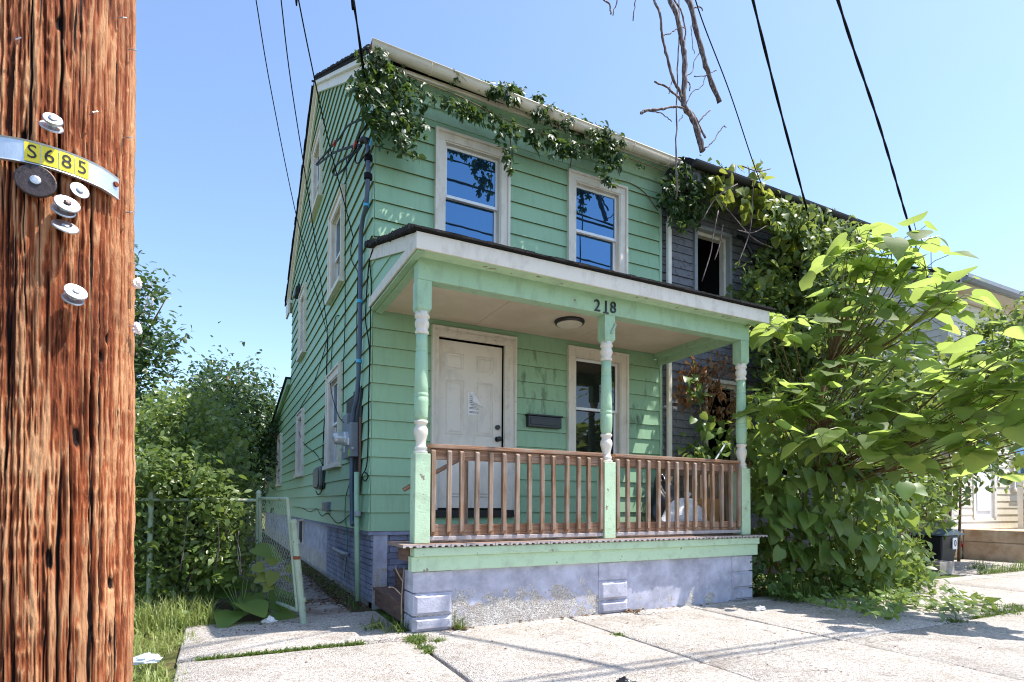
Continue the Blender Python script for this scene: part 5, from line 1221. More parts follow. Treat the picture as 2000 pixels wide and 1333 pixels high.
stems(cp, [[PYp(x, y, yv) for x, y in ((722, 110), (800, 150), (900, 190), (1000, 240), (1100, 275), (1200, 300), (1300, 335))], [PYp(x, y, -.03) for x, y in ((1200, 350), (1235, 360), (1262, 380), (1285, 412))], [PYp(x, y, -.25) for x, y in ((995, 250), (998, 300), (994, 345))], [PYp(x, y, -.25) for x, y in ((760, 120), (775, 200), (785, 310))], [PYp(x, y, -.05) for x, y in ((1118, 300), (1114, 325), (1112, 345))]], .006)
# dark creeper on the corner between the houses
cd = thing('creeper_vine', 'dark creeper clump where the green and grey roofs meet', 'vine', (4.4, -.3, 5.6))
Pn = np.concatenate([wallpts([(1296, 350), (1325, 322), (1390, 322), (1425, 350), (1412, 395), (1385, 425), (1340, 442), (1302, 430), (1292, 385)], 900, -.5, -.1, 110, .05), wallpts([(1330, 315), (1400, 318), (1430, 340), (1340, 345)], 120, -.5, -.3, 30, .04)])
n = len(Pn); N_, T_ = frames(n, .5, .6, (.1, -.7, 0), .8); plant_leaves(cd, CREEP+OVATE, Pn, N_, T_, RNG.uniform(.05, .11, n), 'leaf_creeper', 220)
# lime-coloured vine at the grey eave
lv_ = thing('lime_vine', 'backlit lime green heart-leaved vine at the grey house eave', 'vine', (5.6, -.5, 5.4))
Pn = np.concatenate([wallpts([(1376, 350), (1420, 322), (1490, 312), (1500, 350), (1495, 395), (1450, 405), (1400, 390)], 95, -.6, -.35), wallpts([(1450, 380), (1505, 385), (1540, 430), (1560, 480), (1545, 520), (1500, 450), (1440, 410)], 90, -.6, -.35), wallpts([(1480, 520), (1530, 500), (1560, 540), (1530, 590), (1470, 590)], 40, -.6, -.3)])
n = len(Pn); N_, T_ = frames(n, .45, .55, (0, -.55, 0), .9); plant_leaves(lv_, HEART, Pn, N_, T_, RNG.uniform(.09, .20, n), 'leaf_lime', 300)
stems(lv_, [[PYp(x, y, -.6) for x, y in ((1408, 395), (1430, 420), (1470, 465), (1510, 485))], [PYp(x, y, -.6) for x, y in ((1403, 412), (1393, 460), (1388, 495), (1371, 550))], [PYp(x, y, -.55) for x, y in ((1412, 440), (1405, 480), (1396, 508))], [PYp(x, y, -.6) for x, y in ((1475, 330), (1470, 380), (1465, 450), (1440, 520))], [PYp(x, y, -.6) for x, y in ((1440, 360), (1400, 385), (1372, 430))], [PYp(x, y, -.6) for x, y in ((1500, 440), (1470, 455), (1440, 450))], [PYp(x, y, -.6) for x, y in ((1505, 330), (1480, 335), (1450, 325))]], .008, 'dead_vine')
# ivy over the grey wall
iv = thing('wall_vine', 'dense small-leaved vine blanketing the middle of the grey house', 'vine', (6.4, -.5, 2.5))
Pn = np.concatenate([wallpts([(1452, 530), (1500, 480), (1560, 445), (1625, 440), (1690, 470), (1705, 560), (1690, 700), (1600, 800), (1500, 760), (1490, 650), (1440, 575)], 3300, -.58, -.16, 420, .085), wallpts([(1480, 640), (1560, 660), (1640, 760), (1620, 900), (1480, 900)], 1300, -.5, -.1, 200, .09), wallpts([(1560, 440), (1640, 435), (1700, 470), (1690, 520), (1600, 500)], 500, -.6, -.3, 80, .08), wallpts([(1575, 470), (1640, 440), (1700, 480), (1710, 600), (1690, 720), (1620, 800), (1575, 700)], 1700, -1.0, -.55, 180, .09), wallpts([(1600, 560), (1740, 600), (1740, 920), (1600, 900)], 1800, -.6, -.1, 220, .10), wallpts([(1500, 385), (1560, 405), (1640, 425), (1690, 445), (1690, 500), (1600, 480), (1520, 450)], 900, -.85, -.5, 130, .07), wallpts([(1470, 560), (1540, 520), (1580, 600), (1560, 760), (1490, 740)], 500, -.6, -.35, 80, .08)])
n = len(Pn); N_, T_ = frames(n, .5, .6, (0, -.6, 0), .6); plant_leaves(iv, OVATE+HEART, Pn, N_, T_, RNG.uniform(.06, .125, n), 'leaf_ivy', 300)
stems(iv, [[(6.0+.3*k, -.3, 0), (6.1+.3*k, -.4, 1.6), (5.9+.35*k, -.35, 3.2), (6.0+.4*k, -.4, 4.6)] for k in range(4)], (.02, .008))
# withered vine and round leaves seen through the porch
wv = thing('withered_vine', 'brown withered vine hanging on the grey wall behind the right porch post', 'vine', (5.2, -.15, 2.2))
Pn = np.concatenate([wallpts([(1318, 740), (1352, 705), (1375, 690), (1440, 682), (1455, 750), (1450, 830), (1410, 825), (1370, 800), (1335, 790)], 560, -.35, -.05, 70, .06), wallpts([(1455, 840), (1490, 850), (1500, 930), (1460, 930)], 100, -.3, -.1, 16, .06)])
n = len(Pn); N_, T_ = frames(n, .1, .9, (0, -.6, 0), 1.2); plant_leaves(wv, [ovate(.9, .5, .3), ovate(.6, .8, .25)], Pn, N_, T_, RNG.uniform(.05, .10, n), 'leaf_brown', 300)
stems(wv, [[PYp(x, y, -.12) for x, y in ((1420, 690), (1400, 760), (1380, 830), (1365, 900))], [PYp(x, y, -.15) for x, y in ((1330, 720), (1345, 790), (1352, 830))]], .006)
rv = thing('porch_vine', 'green round-leaved vine climbing the grey wall right of the porch', 'vine', (5.3, -.4, 1.2))
Pn = np.concatenate([wallpts([(1345, 830), (1400, 800), (1460, 790), (1480, 850), (1470, 980), (1400, 1000), (1340, 900)], 260, -.5, -.08, 70, .07), wallpts([(1316, 705), (1360, 700), (1380, 770), (1362, 800)], 26, -.35, -.15), wallpts([(1465, 760), (1520, 760), (1560, 900), (1540, 1000), (1470, 1000)], 420, -1.1, -.2, 90, .09)])
n = len(Pn); N_, T_ = frames(n, .5, .6, (0, -.6, 0), .7); plant_leaves(rv, HEART, Pn, N_, T_, RNG.uniform(.08, .15, n), 'leaf_heart', 300)
# paulownia tree
pt_ = thing('tree', 'young tree with huge pale green leaves in front of the grey house', 'tree', (5.72, -1.28, 0))
tips = [(1690, 478, 7.3), (1740, 490, 7.2), (1800, 478, 7.1), (1655, 505, 7.4), (1690, 545, 7.3), (1765, 545, 7.1), (1800, 530, 7.0), (1720, 600, 7.0), (1780, 600, 6.9), (1835, 590, 6.7), (1870, 585, 6.6), (1650, 590, 7.2), (1680, 650, 7.0), (1735, 655, 6.9), (1620, 625, 7.1), (1545, 630, 7.0), (1500, 640, 6.9), (1512, 765, 6.8), (1570, 770, 6.7), (1500, 815, 6.7), (1560, 810, 6.7), (1640, 720, 6.9), (1700, 715, 6.8), (1770, 690, 6.7), (1620, 790, 6.6), (1680, 800, 6.5), (1740, 780, 6.4), (1800, 760, 6.3), (1690, 850, 6.4), (1750, 845, 6.2), (1810, 830, 6.1), (1850, 860, 6.0), (1780, 890, 6.1), (1900, 880, 5.8), (1945, 700, 5.7), (1995, 690, 5.5), (1930, 770, 5.6), (1995, 760, 5.4), (1970, 840, 5.4), (1880, 800, 5.8), (2060, 720, 5.3), (2060, 800, 5.2), (2080, 860, 5.2), (1860, 740, 6.0), (1640, 870, 6.5), (1590, 860, 6.7)]
low = [(1545, 930, 7.2), (1620, 940, 7.0), (1500, 960, 7.1), (1690, 930, 6.8), (1740, 960, 6.7), (1560, 1010, 7.0), (1640, 1000, 6.9), (1720, 1020, 6.8), (1500, 1030, 7.0), (1790, 960, 6.5), (1815, 1010, 6.5), (1770, 1060, 6.6)]
LP, LN, LT, LS = [], [], [], []; pet = MB(); lim = []
trunk = [np.array([5.78, -1.22, -.1]), np.array([5.76, -1.26, .7]), np.array([5.72, -1.28, 1.5]), np.array([5.70, -1.30, 2.1]), np.array([5.80, -1.40, 2.9]), np.array([6.0, -1.6, 3.7])]
tips = tips+[(x+RNG.uniform(-38, 38), y+RNG.uniform(-22, 30), t_+RNG.uniform(-.25, .45)) for x, y, t_ in tips]
for k, (x, y, t_) in enumerate(tips+low):
    c = PD(x, y, t_); z0_ = min(max(.9, c[2]-1.0), 3.4); tr = trunk[2] if z0_ < 1.6 else trunk[3] if z0_ < 2.4 else trunk[4]
    lim.append((tr, c)); m_ = int(RNG.integers(5, 8)) if k < len(tips) else 0; big_ = 1.0 if k < len(tips) else .8
    for i in range(m_):
        a = 2*math.pi*(i/m_+RNG.uniform(-.08, .08)); out_ = np.array([math.cos(a), math.sin(a), RNG.uniform(-.25, .35)]); s_ = (.14+.20*RNG.random()**1.4)*big_; pl_ = RNG.uniform(.06, .30)
        base_ = c+out_*pl_+np.array([0, 0, RNG.uniform(-.14, .14)]); nn = np.array([0, 0, 1.0])+RNG.normal(0, .27, 3)+out_*np.array([.30, .30, 0])+np.array([.03, -.03, 0]); nn /= np.linalg.norm(nn)
        tt = out_+np.array([0, 0, -.15]); tt = tt-nn*(tt@nn); tt /= np.linalg.norm(tt); LP.append(base_); LN.append(nn); LT.append(tt); LS.append(s_)
        pet.tube([c, (c+base_)/2+np.array([0, 0, .03]), base_], .0045, 4)
pet.build('leaf_stalks', 'leaf_heart', pt_)['kind'] = 'stuff'
plant_leaves(pt_, HEARTBIG, np.array(LP), np.array(LN), np.array(LT), np.array(LS), 'leaf_paulownia', 300, smat='leaf_paulownia_v')
MB().tube(curve_pts(trunk, 6), list(np.linspace(.055, .022, len(curve_pts(trunk, 6)))), 10).build('trunk', 'bark', pt_, smooth=True)
for tr, c in lim[:len(tips)]:
    mid = tr*.45+c*.55+np.array([0, 0, -.12]); P_ = curve_pts([tr, mid, c], 5); MB().tube(P_, list(np.linspace(.013, .004, len(P_))), 6).build('branch', 'vine_stem', pt_, smooth=True)
# mound of vines in front of the grey house
gvp = vol([(1476, 880), (1540, 860), (1640, 900), (1740, 900), (1800, 950), (1780, 1040), (1700, 1080), (1600, 1090), (1500, 1080)], 150, 6.75, 7.1)
gv = thing('ground_vine', 'mound of heart-leaved vines between porch and sidewalk', 'vine', (5.6, -1.4, 0))
Pn = np.concatenate([vol([(1472, 860), (1560, 850), (1640, 880), (1720, 900), (1740, 1000), (1660, 1090), (1560, 1110), (1490, 1080), (1474, 980)], 900, 7.0, 7.9, 220, .08), vol([(1474, 1040), (1560, 1080), (1640, 1060), (1740, 1040), (1800, 1100), (1780, 1150), (1600, 1150), (1490, 1130)], 500, 7.0, 7.8, 120, .07)])
Pn = Pn[Pn[:, 2] > .03]; n = len(Pn); N_, T_ = frames(n, .55, .5, (0, -.7, 0), .7); plant_leaves(gv, HEART, Pn, N_, T_, RNG.uniform(.07, .15, n), 'leaf_heart', 150, 'heart_ground')
n = len(gvp); N_, T_ = frames(n, .55, .28, (.05, -.75, 0), 1.6); plant_leaves(gv, HEARTBIG, gvp, N_, T_, RNG.uniform(.13, .27, n), 'leaf_heart', 150, 'heart_hang')
stems(gv, [[PD(x, 880, 7.3), PD(x+20, 960, 7.2), PD(x+10, 1060, 7.1), PD(x+25, 1120, 7.1)] for x in (1500, 1550, 1610, 1660, 1700)], .007)
sv = thing('shrub', 'sunlit narrow-leaved shrub at the corner of the yard by the bin', 'shrub', (7.6, -1.2, 0))
Pn = np.concatenate([vol([(1640, 980), (1720, 1000), (1780, 1050), (1815, 1100), (1800, 1150), (1740, 1160), (1660, 1120), (1620, 1050)], 1700, 7.4, 8.8, 220, .10), vol([(1680, 920), (1760, 900), (1830, 930), (1840, 1000), (1760, 1040), (1680, 1000)], 1100, 8.2, 9.4, 160, .11)])
Pn = Pn[Pn[:, 2] > .02]; n = len(Pn); N_, T_ = frames(n, .6, .6, (0, -.4, 0), .6); plant_leaves(sv, OVATE, Pn, N_, T_, RNG.uniform(.07, .14, n), 'leaf_shrub', 300, 'shrub_big')
stems(sv, [[(7.4+.2*k, -1.1+.1*k, 0), (7.5+.25*k, -1.2, .6), (7.5+.3*k, -1.3, 1.2)] for k in range(4)], (.02, .006))
gc0 = thing('ground_cover', 'dusty low weeds carpeting the edge of the sidewalk under the vines', 'weeds', (5.4, -1.8, 0))
q = poly_sample([(1478, 1120), (1560, 1120), (1700, 1130), (1790, 1165), (1740, 1205), (1640, 1190), (1540, 1165), (1480, 1150)], 620); Pn = np.array([PZ(x, y, .02+.10*RNG.random()) for x, y in q]); n = len(Pn)
N_, T_ = frames(n, .9, .45, (0, -.4, 0), .1); plant_leaves(gc0, OVATE+HEART, Pn, N_, T_, RNG.uniform(.04, .10, n), 'leaf_heart', 200, 'cover')
gcv = thing('trailing_vine', 'low vine trailing from the shrub out over the sidewalk edge', 'vine', (6.4, -2.2, 0))
q = poly_sample([(1740, 1150), (1800, 1120), (1860, 1150), (1960, 1170), (1930, 1195), (1840, 1200), (1770, 1180)], 260); Pn = np.array([PZ(x, y, .03+.05*RNG.random()) for x, y in q]); n = len(Pn)
N_, T_ = frames(n, 1.0, .35, (0, -.2, 0), .1); plant_leaves(gcv, HEART+OVATE, Pn, N_, T_, RNG.uniform(.05, .12, n), 'leaf_shrub', 200, 'trail')
# hedge-like vine on the right
hv = thing('hedge', 'tall leafy hedge between the grey and cream houses', 'hedge', (10.4, -.2, 0))
Pn = np.concatenate([vol([(1750, 720), (1800, 690), (1860, 665), (1930, 625), (1990, 590), (2080, 590), (2080, 830), (1900, 840), (1780, 800)], 4200, 10.2, 11.6, 380, .14), vol([(1700, 700), (1800, 720), (1860, 800), (1780, 900), (1690, 880)], 2200, 9.2, 10.4, 240, .13), vol([(1850, 850), (1900, 830), (1990, 850), (1985, 920), (1930, 960), (1880, 930)], 420, 9.6, 10.4, 60, .12), vol([(1760, 900), (1850, 900), (1870, 960), (1830, 1020), (1770, 990)], 800, 9.4, 10.4, 110, .12)])
n = len(Pn); N_, T_ = frames(n, .6, .6, (0, -.4, 0), .6); plant_leaves(hv, OVATE+HEART, Pn, N_, T_, RNG.uniform(.08, .15, n), 'leaf_ivy', 300, 'hedge')
stems(hv, [[(10.2+.4*k, -.1, 0), (10.3+.35*k, -.2, 1.5), (10.1+.45*k, -.1, 3.0)] for k in range(5)], (.03, .01))
# small vine up the porch corner
pc_ = thing('ivy', 'little ivy creeping up the right corner of the porch base', 'vine', (4.2, -1.5, 0))
Pn = wallpts([(1465, 1075), (1485, 1060), (1490, 1150), (1468, 1160)], 90, -1.56, -1.40); n = len(Pn); N_, T_ = frames(n, .2, .5, (0, -.8, 0), .9); plant_leaves(pc_, LOBED, Pn, N_, T_, RNG.uniform(.04, .08, n), 'leaf_creeper', 90, 'ivy')
# dead vines hanging from the wire above
dv = thing('dead_vine', 'bare dead vine branches dangling from the overhead wire', 'vine', (3.6, -1.0, 6.2))
yv = -1.0
D_ = lambda pts: [PYp(x, y, yv+dy) for x, y, *r in pts for dy in [r[0] if r else 0]]
for pts, r in (([(1312, -60), (1322, 30), (1332, 80), (1336, 110), (1337, 160), (1336, 205), (1352, 230), (1364, 265), (1372, 295)], (.022, .030)), ([(1286, -60), (1290, 30), (1294, 70), (1303, 110), (1313, 150), (1328, 180), (1340, 212)], (.010, .016)), ([(1340, -60), (1352, 20), (1368, 90), (1382, 140), (1406, 200)], (.026, .024)), ([(1340, 208), (1358, 230), (1364, 243), (1378, 270)], (.014, .010)), ([(1252, 222), (1262, 216), (1290, 213), (1322, 209), (1340, 218), (1364, 240)], (.014, .009)), ([(1278, 158), (1300, 170), (1322, 188), (1336, 203)], (.008, .012)), ([(1262, 216), (1290, 222), (1305, 232), (1312, 238)], (.006, .004)), ([(1364, 240), (1376, 226), (1388, 216)], (.008, .006)), ([(1327, -40), (1326, 60), (1324, 120), (1322, 200), (1320, 290), (1322, 390)], (.006, .008)), ([(1314, -60), (1330, 20), (1338, 50), (1338, 80), (1334, 100)], (.010, .007)), ([(1293, 70), (1310, 66), (1324, 56), (1338, 55)], (.006, .005)), ([(1338, 150), (1352, 140), (1357, 118), (1366, 104)], (.005, .004)), ([(1340, 205), (1352, 180), (1372, 168), (1378, 148)], (.005, .004)), ([(1376, 290), (1390, 280), (1402, 262), (1414, 246), (1418, 250)], (.006, .005)), ([(1356, 150), (1378, 148), (1394, 140), (1398, 138)], (.005, .004)), ([(1288, -75), (1220, -45), (1175, -8), (1190, 8), (1194, 28)], (.006, .008)), ([(1288, -70), (1225, -40), (1206, 0), (1196, 30)], (.007, .005)), ([(1288, -65), (1252, -30), (1242, 0), (1236, 40)], (.006, .005)), ([(1356, 16), (1368, 14), (1372, 20)], (.006, .006)), ([(1312, 160), (1308, 175), (1306, 183)], (.005, .004)), ([(1350, 50), (1352, 80), (1356, 105)], (.004, .004)), ([(1342, 160), (1348, 166), (1346, 178)], (.006, .006)), ([(1325, 238), (1330, 232), (1334, 225)], (.004, .004))):
    DP = D_(pts)
    if pts[0][1] <= -60 and r[0] >= .01: DP = [np.array([3.2+.08*pts[0][0]/100, -4.95, 8.0]), np.array([3.3, -2.6, 8.05])]+DP
    P_ = curve_pts(DP, 5); rr = 1.25*np.linspace(r[0], r[1], len(P_))*(1+.12*np.sin(np.arange(len(P_))*1.9)); MB().tube([p_+RNG.normal(0, .004, 3) for p_ in P_], list(rr), 7).build('twig', 'dead_vine', dv, smooth=True)

# ---- left side
sl = thing('shrub', 'large tangled green shrub behind the chain-link fence on the left', 'shrub', (-2.4, 1.6, 0))
Pn = np.concatenate([vol([(255, 835), (300, 800), (345, 785), (400, 805), (450, 845), (480, 905), (492, 965), (480, 1020), (400, 1050), (255, 1060)], 9000, 6.2, 8.2, 560, .12), vol([(90, 860), (180, 820), (258, 835), (258, 1060), (90, 1080)], 5000, 6.0, 7.6, 330, .12), vol([(255, 905), (330, 880), (410, 900), (455, 960), (478, 1040), (470, 1110), (420, 1150), (340, 1165), (255, 1165)], 9000, 5.5, 6.6, 520, .085), vol([(90, 930), (258, 905), (258, 1165), (90, 1165)], 3600, 5.3, 6.2, 260, .085), vol([(270, 800), (300, 770), (330, 790), (380, 770), (420, 800), (400, 850), (280, 850)], 1200, 6.5, 7.5, 70, .10)])
Pn = Pn[Pn[:, 2] > .03]; n = len(Pn); N_, T_ = frames(n, .7, .5, (.1, -.3, 0), .3); plant_leaves(sl, OVATE, Pn, N_, T_, RNG.uniform(.045, .095, n), 'leaf_shrub', 0)
stems(sl, [[(-2.9+.28*k, .9+.12*(k % 3), 0), (-2.8+.30*k, 1.2, .9), (-2.9+.34*k, 1.5, 1.8)] for k in range(6)]+[[PD(x, 1150, 7.0), PD(x+dx, 1080, 7.0), PD(x+2*dx, 1010, 7.05)] for x, dx in ((300, 10), (340, -8), (370, 14), (400, 20), (330, 22), (420, -18))], (.014, .004), 'dead_vine')
twp = []
for k in range(16):
    x, y = RNG.uniform(270, 480), RNG.uniform(1090, 1170); dx, dy = RNG.uniform(-35, 45), RNG.uniform(60, 170); tw0 = RNG.uniform(5.35, 5.9); twp.append([PD(x, y, tw0), PD(x+dx*.5+RNG.uniform(-8, 8), y-dy*.5, tw0), PD(x+dx, y-dy, tw0-.05)])
stems(sl, twp, (.007, .0025), 'dead_vine', 'dry_twig')
def tree(label, base, h, crown, kinds, n, size, tr, clumps, spread, mat='leaf_tree', toward=(0, -.3, .2)):
    Pn = np.concatenate([vol(c_, int(n/len(crown)), tr[0], tr[1], clumps, spread) for c_ in crown]); b = np.array([Pn[:, 0].mean()-.25, Pn[:, 1].mean()+.2, 0.0]); tt = thing('tree', label, 'tree', tuple(b)); m_ = len(Pn); N_, T_ = frames(m_, .8, .5, toward, .3)
    V, F, R_ = leaf_batch(kinds, Pn, N_, T_, RNG.uniform(size[0], size[1], m_)); me = np_mesh('crown', V, F, mat, R_); o = attach(bpy.data.objects.new('crown', me), tt); o['kind'] = 'stuff'
    cen = Pn.mean(0); topz = Pn[:, 2].max(); P_ = curve_pts([b, b*.6+np.array([cen[0], cen[1], b[2]])*.4+np.array([0, 0, h*.35]), np.array([cen[0], cen[1], topz*.8])], 6)
    MB().tube(P_, list(np.linspace(.03*h+.05, .03, len(P_))), 9).build('trunk', 'bark', tt, smooth=True)
    for k in range(9):
        e = Pn[RNG.integers(0, m_)]; s_ = P_[int(len(P_)*(.3+.06*k))]; Q = curve_pts([s_, s_*.5+e*.5+np.array([0, 0, -.2]), e], 4); MB().tube(Q, list(np.linspace(.05, .012, len(Q))), 6).build('branch', 'bark', tt, smooth=True)
    return tt
tree('dark broadleaf tree rising behind the utility pole', (-6.6, 9.5, 0), 8, [[(180, 530), (250, 520), (300, 545), (312, 600), (318, 640), (346, 645), (350, 668), (330, 690), (342, 735), (310, 742), (300, 760), (262, 800), (180, 800)], [(150, 400), (230, 470), (262, 560), (262, 780), (150, 790)]], LOBED+OVATE, 5200, (.12, .22), (13.5, 16.5), 170, .22)
tree('tall feathery tree behind the left shrubs', (-2.4, 14.5, 0), 6, [[(352, 800), (372, 760), (384, 720), (392, 690), (402, 720), (432, 704), (448, 722), (470, 750), (482, 706), (505, 722), (515, 755), (530, 780), (545, 840), (520, 930), (400, 930), (345, 850)], [(340, 790), (400, 740), (500, 760), (530, 800), (520, 900), (380, 900)]], OVATE, 11000, (.10, .20), (15.5, 19.5), 420, .26)
tree('rounded tree peeking beside the rear of the green house', (-.6, 21, 0), 6, [[(500, 830), (530, 790), (556, 800), (575, 830), (575, 980), (480, 980), (480, 880)], [(400, 880), (480, 900), (520, 960), (520, 985), (400, 985)]], OVATE, 6000, (.12, .22), (20, 24), 240, .3, 'leaf_shrub')
tree('yellow-green sapling in front of the feathery tree', (-3.0, 8.5, 0), 4, [[(262, 820), (330, 775), (420, 770), (470, 800), (480, 860), (420, 900), (262, 900)]], OVATE, 4200, (.08, .15), (10.5, 12.5), 260, .16, 'leaf_shrub')
# distant trees to close the horizon
for k, (x, y, h, lab) in enumerate(((-14, 30, 7, 'distant tree far left behind the shrubs'), (-7, 36, 8, 'distant tree beyond the back yards on the left'), (14, 40, 9, 'distant tree behind the grey house'), (26, 34, 8, 'distant tree behind the cream house'))):
    tt = thing('tree', lab, 'tree', (x, y, 0)); cl = RNG.normal(0, 1, (160, 3)); cl = unit(cl)*(RNG.random((160, 1))**.4)*np.array([3.2, 3.2, h*.42])+np.array([x, y, h*.58]); Pn = cl[RNG.integers(0, 160, 4200)]+RNG.normal(0, .4, (4200, 3))
    N_, T_ = frames(4200, .8, .5, (0, -.3, 0), .3); V, F, R_ = leaf_batch(OVATE, Pn, N_, T_, RNG.uniform(.22, .42, 4200)); o = attach(bpy.data.objects.new('crown', np_mesh('crown', V, F, 'leaf_tree', R_)), tt); o['kind'] = 'stuff'
    MB().tube([(x, y, 0), (x+.1, y, h*.5), (x, y, h*.8)], [.25, .16, .05], 8).build('trunk', 'bark', tt)
# big-leaved weed by the gate and bright sapling
bw = thing('burdock', 'big-leaved weed sprawling at the foot of the gate', 'plant', (-1.3, -.2, 0))
LP, LN, LT, LS = [], [], [], []
for (x, y, z, a, s_) in ((398, 1200, .06, 200, .24), (425, 1165, .16, 150, .20), (455, 1195, .10, 250, .22), (478, 1180, .16, 300, .24), (505, 1190, .10, 330, .24), (530, 1175, .14, 20, .22), (545, 1195, .06, 300, .20), (440, 1130, .3, 170, .2), (470, 1150, .25, 100, .18), (515, 1150, .22, 60, .2), (372, 1210, .04, 190, .2), (495, 1160, .2, 250, .2), (425, 1200, .06, 240, .2), (455, 1160, .2, 120, .2), (548, 1165, .18, 350, .2), (480, 1080, .42, 200, .22), (500, 1070, .5, 330, .22), (385, 1085, .45, 160, .24), (405, 1075, .5, 330, .2), (445, 1105, .4, 260, .2)):
    p = PZ(x, y, z) if z < .3 else PD(x, y, 5.7); a = math.radians(a); nn = np.array([.1, -.35, 1])+RNG.normal(0, .22, 3); nn /= np.linalg.norm(nn); tt = np.array([math.cos(a), math.sin(a), -.25]); tt -= nn*(tt@nn); tt /= np.linalg.norm(tt); LP.append(p); LN.append(nn); LT.append(tt); LS.append(s_*1.35)
plant_leaves(bw, HEARTBIG, np.array(LP), np.array(LN), np.array(LT), np.array(LS), 'leaf_heart', 60, 'burdock')
stems(bw, [[PZ(470, 1205, 0), p_*.6+np.array(PZ(470, 1205, 0))*.4+np.array([0, 0, .05]), p_] for p_ in LP], .006, 'leaf_heart', 'stalk')
sp_ = thing('sapling', 'bright yellow-green seedling leaves against the gate mesh', 'plant', (-1.0, -.35, 0))
LP, LN, LT, LS = [], [], [], []
for (x, y, a, s_) in ((535, 1118, 250, .15), (520, 1125, 200, .13), (548, 1112, 320, .14), (528, 1140, 230, .12), (505, 1130, 170, .13), (555, 1125, 290, .12), (540, 1100, 90, .13), (515, 1108, 150, .12), (560, 1108, 10, .13)):
    p = PD(x, y, 5.55); a = math.radians(a); nn = np.array([.1, -.6, .8])+RNG.normal(0, .25, 3); nn /= np.linalg.norm(nn); tt = np.array([math.cos(a)*.8, -.1, math.sin(a)*.5-.3]); tt -= nn*(tt@nn); tt /= np.linalg.norm(tt); LP.append(p); LN.append(nn); LT.append(tt); LS.append(s_)
plant_leaves(sp_, HEARTBIG, np.array(LP), np.array(LN), np.array(LT), np.array(LS), 'leaf_lime', 60, 'sapling')
stems(sp_, [[PZ(522, 1205, 0), PD(526, 1160, 5.6), PD(530, 1120, 5.55)]], .006, 'leaf_heart', 'stalk')

# grass
def grass(name, label, pts, hmin, hmax, mat, lean=.5, wid=.0035, kind='stuff'):
    P = np.asarray(pts); n = len(P); a = RNG.uniform(0, 2*np.pi, n); h = hmin+(hmax-hmin)*RNG.random(n)**2.2; d1_ = np.stack([np.cos(a), np.sin(a), 0*a], 1); w_ = np.stack([-np.sin(a), np.cos(a), 0*a], 1)*(wid*(.6+.8*RNG.random(n)))[:, None]
    l = (RNG.random(n)*lean)[:, None]*h[:, None]; up_ = np.array([0, 0, 1.0]); m1 = P+d1_*l*.35+up_*h[:, None]*.55; tp = P+d1_*l*1.2+up_*h[:, None]*(1-.35*(l/h[:, None])**1)
    V = np.stack([P-w_, P+w_, m1-w_*.8, m1+w_*.8, tp], 1).reshape(-1, 3); b = (np.arange(n)*5)[:, None]
    F = np.concatenate([b+np.array([[0, 1, 3]]), b+np.array([[0, 3, 2]]), b+np.array([[2, 3, 4]])], 1).reshape(-1, 3)
    o = bpy.data.objects.new(name, np_mesh(name, V, F, mat, np.repeat(RNG.random(n), 3))); COL.objects.link(o); return tag(o, label, 'grass', None, kind)
def area(x0, x1, y0, y1, n, z=0.0): return np.stack([RNG.uniform(x0, x1, n), RNG.uniform(y0, y1, n), np.full(n, z)], 1)
P_ = area(-3.6, -1.60, -4.4, .15, 26000, -.04); P_ = P_[P_[:, 0] < -1.68-.16*RNG.random(len(P_))+.10*np.sin(P_[:, 1]*5)]
grass('grass', 'sunlit grass verge between the utility pole and the concrete', P_, .03, .13, 'grass_bright', 1.3, .004)
P_ = area(-2.4, -1.5, -.5, .1, 1500, -.03); grass('grass', 'taller grass clumps in front of the fence', P_, .12, .36, 'grass_bright', .9, .005)
def tuft(cx, cy, r, n): return np.stack([RNG.normal(cx, r, n), RNG.normal(cy, r*.8, n), np.full(n, -.01)], 1)
tf = [(area(-1.6, -.42, -1.72, -1.66, 1500, -.02), .02, .06, 'green grass strip growing in the seam of the left slabs'), (np.concatenate([tuft(-.03, -1.85, .045, 260), tuft(.0, -1.72, .05, 160), tuft(-.05, -2.08, .03, 120), tuft(-.06, -2.2, .02, 60), tuft(.12, -1.9, .025, 60)]), .02, .07, 'weed tuft in the slab seam before the left pier'), (tuft(1.585, -2.35, .025, 140), .015, .04, 'tiny weed tuft in the middle slab seam'),
      (np.concatenate([area(5.2, 7.4, -3.34, -3.28, 900, -.01), tuft(5.9, -3.25, .12, 500), tuft(6.4, -3.2, .1, 300), tuft(4.9, -3.3, .06, 160)]), .02, .07, 'weeds along the far seam on the right'), (np.concatenate([area(4.35, 6.6, -1.95, -1.4, 1300, -.01), tuft(4.8, -1.8, .12, 300), tuft(5.6, -2.15, .14, 400)]), .04, .34, 'tall grass at the edge of the vine mound'), (np.concatenate([area(-.24, -.06, -.2, 5, 700, -.03), area(-1.1, -.95, -.2, 5, 500, -.03)]), .03, .14, 'weeds along the shady side path'), (np.concatenate([tuft(-.08, -1.45, .05, 80), tuft(.42, -1.56, .03, 50), tuft(-.22, -1.25, .06, 60)]), .06, .24, 'weeds at the corner of the porch pier'), (np.concatenate([area(9.6, 13, -1.5, -1.35, 700, 0), tuft(10.7, -.9, .12, 90), tuft(12.0, -1.6, .3, 500)]), .05, .3, 'weeds in front of the trash bin')]
for P_, a, b, lab in tf: grass('weeds', lab, P_, a, b, 'grass_blade', 1.7, .0045)
